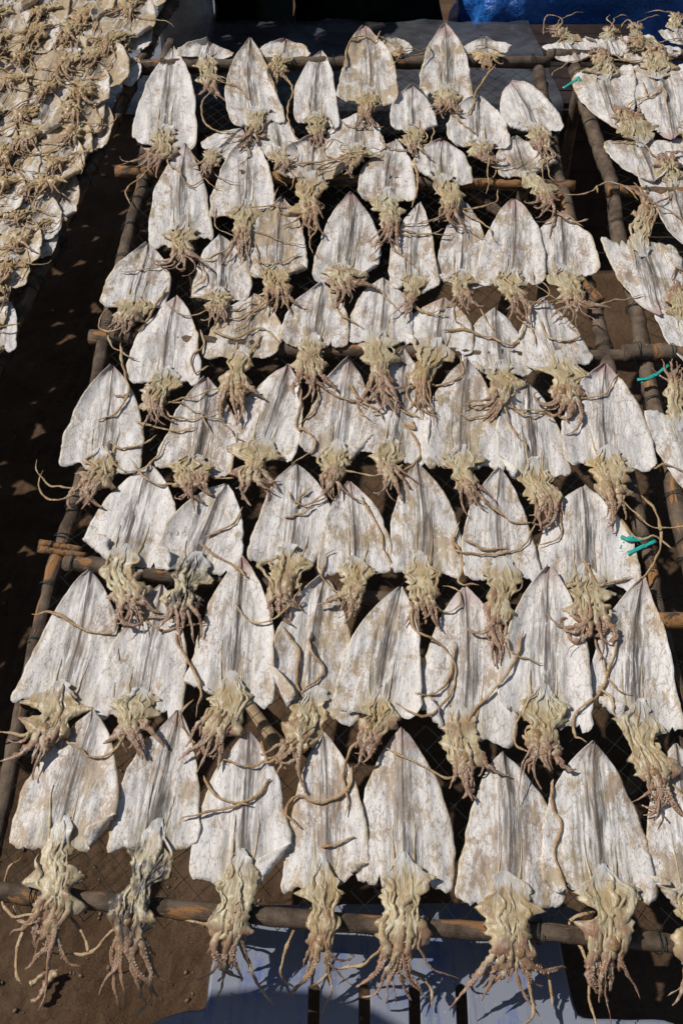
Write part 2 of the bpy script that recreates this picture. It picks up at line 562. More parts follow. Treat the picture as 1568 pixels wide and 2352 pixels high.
# ------------------------------------------------------------------ racks
def pole_part(name, pts3, r, parent, seed, bare=0.0, step=0.02):
    L = sum((b - a).length for a, b in zip(pts3, pts3[1:]))
    n = max(8, int(L / step))
    c = catmull(pts3, n)
    c = [p + Vector((n1(i * .09, seed, 1), n1(i * .09, seed, 5), n1(i * .09, seed, 9))) * (r * 0.45) for i, p in enumerate(c)]
    def rad(f):
        knot = max(0, n1(f * L * 9, seed, 2.2)) ** 2
        return r * (1.06 - 0.14 * f + 0.12 * n1(f * L * 14, seed) + 0.5 * knot * knot)
    v, f, uv = tube(c, rad, 12, NV, 1.0, 0.22, seed, 45)
    o = obj(name, mesh(name, v, f, [M_BARK], uv), parent)
    o['bare'] = bare
    return o, c

def coil_mesh(r, turns=2, w=0.0009):
    pts = []
    for i in range(turns * 12 + 1):
        a = i / 12 * 2 * math.pi
        pts.append(Vector((math.cos(a) * r, (i / (turns * 12) - 0.5) * 0.009 + 0.002 * math.sin(a * 1.7), math.sin(a) * r)))
    v, f, uv = tube(pts, lambda t: w, 4, Vector((0, 1, 0)))
    return mesh('lashing', v, f, [M_WIRE], uv)

COILS = {}
def lash(parent, centre, direction, r, rng):
    key = round(r, 4)
    if key not in COILS:
        COILS[key] = coil_mesh(r)
    o = obj('lashing', COILS[key], parent)
    d = direction.normalized()
    z = (NV - d * NV.dot(d)).normalized()
    x = d.cross(z)
    m = Matrix((x, d, z)).transposed().to_4x4()
    m = m @ Matrix.Rotation(rng.uniform(0, 6), 4, 'Y') @ Matrix.Rotation(rng.uniform(-.25, .25), 4, 'X')
    m.translation = centre
    o.matrix_world = m

def rack(label, poles, lashes, net_poly, legs, seed):
    """poles: (name, [(x,y)], thickness in photo px, height, bare)"""
    root = thing('drying_rack', label, 'drying rack', (0, 0, 0))
    rng = random.Random(seed)
    for i, (nm, pts, px, h, bare) in enumerate(poles):
        P = [PH(x, y, h) for x, y in pts]
        mid = P[len(P) // 2]
        r = 0.5 * px * depth(mid) / F_PX
        o, c = pole_part(nm, P, r, root, seed + i * 7.3, bare)
        if lashes:
            step = 6
            for k in range(rng.randint(1, 3), len(c) - 2, step):
                if rng.random() < 0.75:
                    kk = min(len(c) - 2, max(1, k + rng.randint(-1, 1)))
                    lash(root, c[kk], c[kk + 1] - c[kk - 1], r * 1.22, rng)
    for (x, y) in legs:
        a = PH(x, y, -0.03)
        b = Vector((a.x + rng.uniform(-.02, .02), a.y + rng.uniform(-.02, .02), -0.05))
        pole_part('leg', [b, (a + b) / 2, a], 0.017, root, seed + x, 0.2)
    # net: two families of sagging diagonal cords
    corners = [PH(x, y, 0.0) for x, y in net_poly]
    def uvp(s, t):
        return corners[0].lerp(corners[1], s).lerp(corners[3].lerp(corners[2], s), t)
    W = (corners[1] - corners[0]).length
    H = (corners[3] - corners[0]).length
    V, F = [], []
    cell = 0.042
    def pt(s, t):
        p = uvp(s, t)
        x, y = s * W, t * H
        return p + NV * (0.003 * n1(x * 6, y * 6, seed) - 0.004) + RT * (0.011 * n1(x * 9, y * 9, seed + 4)) + VV * (0.011 * n1(x * 9, y * 9, seed + 8)) - NV * (.008 * max(0, n1(x * 3, y * 3, seed + 2)))
    for fam in (1, -1):
        k0 = -int(H / cell) - 1
        k1 = int(W / cell) + 1
        if fam == -1:
            k0, k1 = 0, int((W + H) / cell) + 1
        for k in range(k0, k1):
            c0 = k * cell
            ts = [i * 0.03 for i in range(int(H / 0.03) + 1)]
            run = []
            for y in ts:
                x = c0 + fam * y
                if 0 <= x <= W:
                    run.append(pt(x / W, y / H))
            if len(run) > 2:
                v, f, _ = tube(run, lambda t: 0.00062, 3, NV, 1.0, cap=False)
                b = len(V)
                V += v
                F += [tuple(i + b for i in q_) for q_ in f]
    o = obj('net', mesh('net', V, F, [M_NET]), root)
    return root

main_rack = rack('long pole and net drying rack in the middle, holding rows of white squid', [
    ('side_pole', [(392, 100), (345, 300), (322, 440), (290, 570), (237, 800), (180, 1130), (115, 1350), (20, 1790), (-60, 2110)], 33, -0.016, 0.12),
    ('side_pole', [(1232, 150), (1262, 300), (1288, 430), (1345, 640), (1385, 790), (1430, 1020), (1482, 1260), (1510, 1400), (1600, 1800), (1690, 2190)], 35, -0.016, 0.12),
    ('crossbar', [(294, 152), (700, 146), (1258, 140)], 29, -0.002, 0.25),
    ('crossbar', [(268, 394), (800, 416), (1318, 427)], 27, -0.008, 0.75),
    ('crossbar', [(206, 772), (700, 803), (1150, 820), (1440, 818)], 34, -0.008, 0.45),
    ('crossbar', [(150, 1290), (600, 1345), (1120, 1398), (1620, 1424)], 40, -0.012, 0.25),
    ('crossbar', [(-60, 2042), (200, 2066), (420, 2092), (900, 2126), (1300, 2143), (1680, 2185)], 43, -0.008, 0.34),
    ('brace', [(1080, 445), (1180, 510)], 24, -0.05, 0.4),
    ('crossbar', [(1318, 628), (1384, 690)], 15, 0.0, 0.9),
    ('crossbar', [(1332, 640), (1372, 692)], 15, 0.004, 0.9),
    ('crossbar', [(92, 1246), (190, 1262)], 15, 0.003, 0.8),
    ('crossbar', [(90, 1262), (200, 1276)], 17, -0.002, 0.8),
], True, [(-70, 2105), (1690, 2185), (1240, 145), (392, 148)], [(700, 1900), (1255, 1950), (1245, 190), (385, 180)], 11)

left_rack = rack('pole rack at the far left heaped with tan tangled squid', [
    ('side_pole', [(760, -745), (580, -374), (420, -45), (398, 2), (354, 80), (297, 205), (236, 328), (175, 448), (125, 560), (62, 690), (0, 825), (-60, 950), (-200, 1240), (-420, 1700)], 30, -0.016, 0.3),
    ('crossbar', [(-500, 275), (100, 272), (279, 272)], 24, -0.004, 0.7),
    ('crossbar', [(-600, 560), (60, 560), (165, 560)], 24, -0.02, 0.2),
    ('crossbar', [(-500, 400), (100, 400), (206, 396)], 22, -0.004, 0.4),
    ('crossbar', [(-600, 850), (-20, 850)], 34, -0.006, 0.3),
    ('crossbar', [(-300, -5), (420, -20)], 24, -0.004, 0.3),
], True, [(-1300, 1700), (-420, 1700), (750, -745), (-100, -745)], [(720, -700), (-420, 900), (-130, -20)], 23)

right_rack = rack('pole rack at the right edge carrying head-up white squid', [
    ('side_pole', [(1318, 150), (1345, 250), (1375, 340), (1402, 430), (1424, 540), (1455, 700), (1485, 850), (1520, 1020), (1570, 1240), (1640, 1530)], 36, -0.016, 0.1),
    ('crossbar', [(1395, 437), (1500, 442), (1800, 450)], 26, 0.002, 0.7),
    ('crossbar', [(1432, 812), (1560, 815), (1900, 820)], 40, 0.004, 0.3),
    ('crossbar', [(1510, 1424), (1700, 1432), (2000, 1440)], 36, 0.004, 0.9),
    ('crossbar', [(1255, 128), (1500, 128), (1800, 126)], 24, -0.004, 0.2),
], True, [(1650, 1530), (2000, 1500), (1750, 110), (1310, 118)], [(1330, 190), (1620, 1480)], 37)

# a brace below the main rack and two low rails in the shade
for px, py, pz, qx, qy, qz, r, lab in ((560, 1600, 0.02, 660, 1745, 0.30, 0.016, 'pale split stake leaning in sunlight below the net'),):
    v, f, uv = tube(catmull([PZ(px, py, pz), PZ((px + qx) / 2, (py + qy) / 2, (pz + qz) / 2), PZ(qx, qy, qz)], 14), lambda t: r, 8, UP, 0.6, .2, 3)
    o = obj('wooden_stake', mesh('wooden_stake', v, f, [mat_simple('pale_split_wood', (0.42, 0.31, 0.19), (0.33, 0.22, 0.13), 30)], uv))
    tag(o, lab, 'stake')

# ------------------------------------------------------------------ squid
LATER = []                                                    # tentacles, laid over the finished skins at the end
SKINV, SKINF = [], []

def make_squid(label, tip, base, wpx, head, h=0.006, dirt=0.35, gray=0.5, warm=0.0, ink=0.0, rnd=0.35, curl=0.75, tents=(),
               rand_t=1, seed=0, group=None, droop=0.0, pink=0.0, arms=8, headw=1.0, tiph=0.0, skew=0.0, armspread=1.0, htop=0.012, name='dried_squid'):
    rng = random.Random(seed * 7919 + 13)
    sd = seed * 3.77 + 1.3
    P0 = PH(base[0], base[1], h)
    P1 = PH(tip[0], tip[1], h + tiph)
    ay = (P1 - P0)
    L = ay.length
    ay.normalize()
    az = (NV - ay * NV.dot(ay)).normalized()
    ax = ay.cross(az)
    M = Matrix((ax, ay, az)).transposed().to_4x4()
    M.translation = P0
    Mi = M.inverted()
    W = 0.515 * wpx * depth(P0.lerp(P1, 0.25)) / F_PX
    k = W / 0.07                                             # size against a common squid
    root = thing(name, label, 'dried squid', group=group, mat=M)
    props = dict(dirt=float(dirt), gray=float(gray), warm=float(warm), ink=float(ink), pink=float(pink))

    # ---- mantle: a thin curled sheet
    NU, NVv = 35, 36
    ea, eb = lerp(2.1, 3.1, rnd), lerp(0.80, 0.74, rnd)
    wl, wr = rng.uniform(.92, 1.12), rng.uniform(.92, 1.12)
    cl, cr = rng.uniform(-.5, 1.0) * curl, rng.uniform(-.5, 1.0) * curl
    asym = rng.uniform(-.05, .05)
    belly = rng.uniform(-.05, .05) + .12 * max(0, rnd - .45)
    bend = rng.uniform(-.085, .085) + skew
    notch = [rng.uniform(0.0, .10) for _ in range(2)]
    dropc = rng.uniform(0.01, .06)
    tears = []
    def base_y(u):
        s = 0 if u < 0 else 1
        au = abs(u)
        y = -asym * u * L - dropc * L * (1 - au) ** 2 + notch[s] * L * max(0, 1 - abs(au - .55) / .45) * .5
        y += 0.05 * L * n1(u * 2.6, sd, 2) + 0.022 * L * n1(u * 9, sd, 5) + 0.012 * L * n1(u * 23, sd, 5)
        y += sum(dp * L * max(0, 1 - abs(u - tu) / tw) for tu, dp, tw in tears)
        y += lerp(.01, .07, rnd) * L * max(0, au - .86) / .14
        return y
    def surf(u, t):
        prof = (1 - (1 - t) ** ea) ** eb
        prof = max(prof, .035) * (1 - belly * max(0, t - .55) ** 2 * 3)
        if t > .94:
            prof *= 1 - lerp(.03, .10, rnd) * ((t - .94) / .06) ** 2
        side = wl if u < 0 else wr
        edge = 1.03 + .075 * n1(t * 5, sd, 3 + (u > 0) * 5) + .035 * n1(t * 17, sd, 6 + (u > 0) * 5)
        x = u * W * prof * side * edge + bend * L * math.sin(t * math.pi) * .5
        y = L * (1 - t) + base_y(u) * t ** 3
        au = abs(u)
        z = 0.0050 * k * n1(x * 16, y * 11, sd) + .0040 * k * n1(x * 38, y * 24, sd + 4)
        z += (cl if u < 0 else cr) * .020 * k * au ** 3.2 * (.55 + .6 * n1(t * 3.2, sd, 9 + (u > 0) * 3))
        z += .0050 * k * math.exp(-(u / .5) ** 2) * n1(x * 95, y * 6, sd + 2)
        z += .0020 * n1(x * 120, y * 55, sd + 7)
        z += .0028 * k * math.exp(-(u / .07) ** 2)
        z += .007 * k * max(0, 1 - t / .14) ** 2 * rng_tip
        return Vector((x, y, z + .004))
    rng_tip = rng.uniform(-.2, 1.6)
    # some corners are folded over, some hems torn
    tears += [(rng.uniform(-.85, .85), rng.uniform(.03, .09), rng.uniform(.025, .05)) for _ in range(rng.randint(0, 3))]
    fold = rng.random() < .34
    f_s, f_d, f_a = rng.choice((-1, 1)), rng.uniform(.58, .86), rng.uniform(.45, 1.15)
    def fold_over(v):
        if not fold:
            return v
        nx, ny = f_s * math.cos(f_a), -math.sin(f_a)
        cx_, cy_ = f_s * W * .95, .03 * L
        d = (v.x - cx_) * nx + (v.y - cy_) * ny + W * (1 - f_d)
        if d <= 0:
            return v
        q_ = min(1, d / (.05 * W))
        back = d * (1 + .75 * q_)
        return Vector((v.x - nx * back, v.y - ny * back, v.z + .004 * k * q_ + d * .14))
    verts, uvs, faces = [], [], []
    for j in range(NVv + 1):
        t = (j / NVv) ** 1.15
        for i in range(NU + 1):
            u = -1 + 2 * i / NU
            verts.append(fold_over(surf(u, t)))
            uvs.append((u * .5 + .5, t))
    for j in range(NVv):
        for i in range(NU):
            a = j * (NU + 1) + i
            faces.append((a, a + NU + 1, a + NU + 2, a + 1))
    mo = obj('mantle', mesh('mantle', verts, faces, [M_MANTLE], uvs), root)
    b_ = len(SKINV)
    SKINV.extend(M @ v_ for v_ in verts)
    SKINF.extend(tuple(i + b_ for i in f_) for f_ in faces)
    sol = mo.modifiers.new('thickness', 'SOLIDIFY')
    sol.thickness = 0.0017 * k
    sol.offset = -1

    # ---- head and neck: a crumpled loft from inside the mantle to the arms
    HE = Mi @ PH(head[0], head[1], h + htop - droop)
    start = Vector((0, .22 * L, surf(0, .78).z - .001))
    out = Vector((0, -.05 * L, surf(0, .99).z + .004))
    side = rng.uniform(-.12, .12) * HE.length
    hm = out.lerp(HE, .45) + Vector((side, 0, .004 + droop * .25))
    path = resample(catmull([start, Vector((0, .10 * L, surf(0, .92).z + .0015)), out, hm, HE], 120), 60)
    NS = 42
    hs = path[:NS]                                           # the flat base sheet of the head
    hw = W * headw
    prof = [(0, .08), (.14, .24), (.32, .42), (.45, .48), (.60, .34), (.74, .36), (.88, .38), (1, .26)]
    jitter = [rng.uniform(.66, 1.32) for _ in prof]
    mess = rng.random()
    clump = rng.random() < .16
    prof = [(a, b * q_ * hw) for (a, b), q_ in zip(prof, jitter)]
    thick = [(0, .0008), (.25, .0016), (.45, .004 * k), (.8, .008 * k), (1, .004 * k)]
    fr_ = []
    for i, p in enumerate(path):
        t = (path[min(i + 1, 59)] - path[max(i - 1, 0)]).normalized()
        sd_ = t.cross(Vector((0, 0, 1))).normalized()
        fr_.append((p, t, sd_, sd_.cross(t)))
    NC = 18
    V, UVs, Fc = [], [], []
    for i, (p, t, s, w) in enumerate(fr_[:NS]):
        f = i / (NS - 1)
        ww, tt = interp(prof, f), interp(thick, f)
        for c in range(NC):
            an = 2 * math.pi * c / NC
            ca, sa = math.cos(an), math.sin(an)
            fr = 1 + (.75 * n1(f * 6, sd + (ca > 0) * 7, 2) + .38 * n1(f * 17, sd + (ca > 0) * 7, 5)) * max(0, abs(ca) - .3) / .7
            v = p + s * (ca * ww * fr + .14 * W * f * n1(f * 4, sd, 12)) + w * (tt * sa * (1 if sa > 0 else .45))
            if sa > -.1:
                v += w * (tt * 1.1 * n1(v.x * 110 / k, v.y * 20 / k, sd) + tt * .7 * n1(v.x * 190 / k, v.y * 80 / k, sd + 3))
                v += w * (.009 * k * abs(ca) ** 2 * n1(v.y * 70 / k, sd, 1 + (ca > 0)))
            V.append(v)
            UVs.append((c / NC, f * .72))
    for i in range(NS - 1):
        for c in range(NC):
            c2 = (c + 1) % NC
            Fc.append((i * NC + c, (i + 1) * NC + c, (i + 1) * NC + c2, i * NC + c2))
    Fc.append(tuple(range(NC)))
    Fc.append(tuple((NS - 1) * NC + c for c in range(NC - 1, -1, -1)))
    # long shrivelled folds lying along the neck and head
    for j in range(rng.randint(5, 9)):
        l0 = rng.uniform(-.92, .92)
        l1 = l0 * rng.uniform(.5, 1.0) + rng.uniform(-.25, .25)
        i0, i1 = rng.randint(2, 16), rng.randint(30, 48)
        pts = []
        for i in range(i0, i1 + 1, 2):
            f = (i - i0) / (i1 - i0)
            p, t, s, w = fr_[i]
            ww, tt = interp(prof, min(1, i / (NS - 1))), interp(thick, min(1, i / (NS - 1)))
            l = lerp(l0, l1, f) + (.25 + .4 * mess) * n1(i * .13, j * 3.7, sd)
            pts.append(p + s * (l * ww) + w * (tt * (.75 - .5 * l * l) + .0015 * k * (1 + n1(i * .21, j * 2.3, sd + 3))))
        r0 = rng.uniform(.0012, .0044) * k
        pts = catmull(pts, len(pts) * 2)
        v, f_, uv = tube(pts, lambda f: r0 * min(1, .15 + f * 4, .2 + (1 - f) * 4) * (1 + .4 * n1(f * 9, j * 1.7, sd)), 6, Vector((0, 0, 1)), .42, .7, sd + j, 150, True, 1.4)
        b = len(V)
        V += v
        Fc += [tuple(q_ + b for q_ in ff) for ff in f_]
        UVs += [(u_, (i0 + (i1 - i0) * v_) / 58) for u_, v_ in uv]
    # two gristly folds that run up the inside of the mantle
    for sg in (-1, 1):
        u0 = sg * rng.uniform(.16, .38)
        t0 = rng.uniform(.52, .72)
        pts = [surf(lerp(u0, sg * .16, (q_ / 5) ** 1.5) + .03 * n1(q_ * .9, sd, sg), lerp(t0, .97, q_ / 5)) + Vector((0, 0, .0006 * k)) for q_ in range(6)]
        p, t, s, w = fr_[24]
        pts.append(p + s * (sg * .3 * interp(prof, .5)) + w * .003 * k)
        pts = catmull(pts, 18)
        r0 = rng.uniform(.0018, .0034) * k
        v, f_, uv = tube(pts, lambda f: r0 * (.2 + 1.1 * f) * (1 + .3 * n1(f * 8, sg, sd)), 6, Vector((0, 0, 1)), .6, .5, sd, 120, True, .8)
        b = len(V)
        V += v
        Fc += [tuple(q_ + b for q_ in ff) for ff in f_]
        UVs += [(u_, .16 + .2 * v_) for u_, v_ in uv]
    ho = obj('head', mesh('head', V, Fc, [M_HEAD], UVs), root)
    objs = [mo, ho]

    # beak: the amber knob that shows in the middle of some heads
    if rng.random() < .6:
        p, t, s, w = fr_[int(NS * rng.uniform(.78, .9))]
        bp = p + s * (rng.uniform(-.14, .14) * W) + w * (.006 * k)
        bv, bf = [], []
        br = .0080 * k * rng.uniform(.75, 1.15)
        for i in range(7):
            for c in range(9):
                th, an = math.pi * (i + .02) / 6.04, 2 * math.pi * c / 9
                d = Vector((math.sin(th) * math.cos(an), math.sin(th) * math.sin(an) * 1.2, math.cos(th) * .62))
                bv.append(bp + d * br * (1 + .30 * n1(d.x * 2.2 + sd, d.y * 2.2, d.z * 2.2)))
        for i in range(6):
            for c in range(9):
                c2 = (c + 1) % 9
                bf.append((i * 9 + c, (i + 1) * 9 + c, (i + 1) * 9 + c2, i * 9 + c2))
        objs.append(obj('beak', mesh('beak', bv, bf, [M_BEAK]), ho))

    # ---- arms: limp flattened strips running out of the head, with two lines of suckers
    hd = (path[59] - path[34]).normalized()
    arms = max(5, arms + rng.randint(-1, 2))
    spin = rng.choice((-1, 1))
    for a in range(arms):
        l = ((a + .5) / arms - .5) * 1.7 + rng.uniform(-.3, .3)
        stray = rng.random() < .06
        fan = l * .20 * armspread * (2.6 if stray else 1) + rng.uniform(-.12, .12) * (1 + 2.5 * mess)
        i0, i1 = rng.randint(24, 33), rng.randint(36, 43)
        pts = []
        for i in range(i0, i1 + 1, 3):
            p, t, s, w = fr_[i]
            ww, tt = interp(prof, min(1, i / (NS - 1))), interp(thick, min(1, i / (NS - 1)))
            pts.append(p + s * (l * ww * .85) + w * (tt * (.8 - .4 * l * l) + .002 * k))
        p, t, s, w = fr_[i1]
        ang = math.atan2(t.y, t.x) - fan
        p = pts[-1].copy()
        rest = (HE - path[i1]).length
        ln = max(rest * rng.uniform(.55, 1.3), .025 * k) * (1.3 if stray else 1)
        n = 11
        curl_ = rng.uniform(-1, 1) * rng.choice((.02, .05, .10, .24))
        if clump and not stray:
            curl_ = spin * rng.uniform(.16, .42)
            ln *= 1.25
        dz = (HE.z - p.z) / n
        for i in range(n):
            g_ = i / n
            ang += curl_ * (.3 + 2.2 * g_ * g_) + (.34 + .4 * mess) * n1(i * .75, a * 3.3, sd)
            p = p + Vector((math.cos(ang), math.sin(ang), 0)) * (ln / n)
            p.z += dz + .0018 * k * n1(i * .55, a * 2.7, sd + 9) + (.0012 * k if i == 0 else 0)
            pts.append(p.copy())
        r0 = (.0032 if stray else .0055) * k * rng.uniform(.55, 1.3)
        pts = catmull(pts, 26)
        rf = lambda f, r0=r0, a=a: r0 * min(1, .25 + f * 3.2) * (1 - .80 * max(0, f - .3) / .7) * (1 + .25 * n1(f * 9, a * 2.1, sd))
        v, f, uv = tube(pts, rf, 7, Vector((0, 0, 1)), .38, 1.0, sd + a, 170, True, 1.3)
        mi = [0] * len(f)
        for i in range(11, 25):
            for sgn in (-1, 1):
                if rng.random() < .3:
                    continue
                t = (pts[min(i + 1, 25)] - pts[i - 1]).normalized()
                s = t.cross(Vector((0, 0, 1))).normalized()
                r = rf(i / 25)
                c = pts[i] + s * (sgn * r * .55) + Vector((0, 0, r * .45))
                q = r * .36
                b = len(v)
                v += [c + Vector((q, 0, 0)), c + Vector((0, q, 0)), c + Vector((-q, 0, 0)), c + Vector((0, -q, 0)), c + Vector((0, 0, q))]
                f += [(b, b + 1, b + 4), (b + 1, b + 2, b + 4), (b + 2, b + 3, b + 4), (b + 3, b, b + 4)]
                uv += [(0, 0)] * 5
                mi += [1] * 4
        objs.append(obj('arm', mesh('arm', v, f, [M_ARM, M_SUCK], uv, True, mi), root))

    # ---- two long feeding tentacles: thin ribbons
    paths = []
    for tp in tents:
        hh = tp[0] if isinstance(tp[0], (int, float)) else None
        pl = [q_ for q_ in tp if isinstance(q_, tuple)]
        paths.append(([Mi @ PH(x, y, .014 if hh is None else hh) for x, y in pl], 1.0, hh is None or 0 < hh < .025))
    for r_ in range(rand_t):
        ang = math.atan2(hd.y, hd.x) + rng.uniform(-1.3, 1.3)
        p = hs[-8] + Vector((rng.uniform(-.15, .15) * W, 0, .006))
        pts = [p.copy()]
        cv = rng.uniform(-.45, .45)
        for i in range(7):
            ang += cv + rng.uniform(-.55, .55)
            p = p + Vector((math.cos(ang), math.sin(ang), 0)) * .021 * k
            p.z = lerp(p.z, HE.z + .004, .35) + rng.uniform(-.002, .003)
            pts.append(p.copy())
        paths.append((pts, .8, droop == 0))
    for pts, sc, drape in paths:
        LATER.append((root, M, pts, sc, drape, sd, k, props))
    for o in objs:
        for kk, vv in props.items():
            o[kk] = vv
    return root

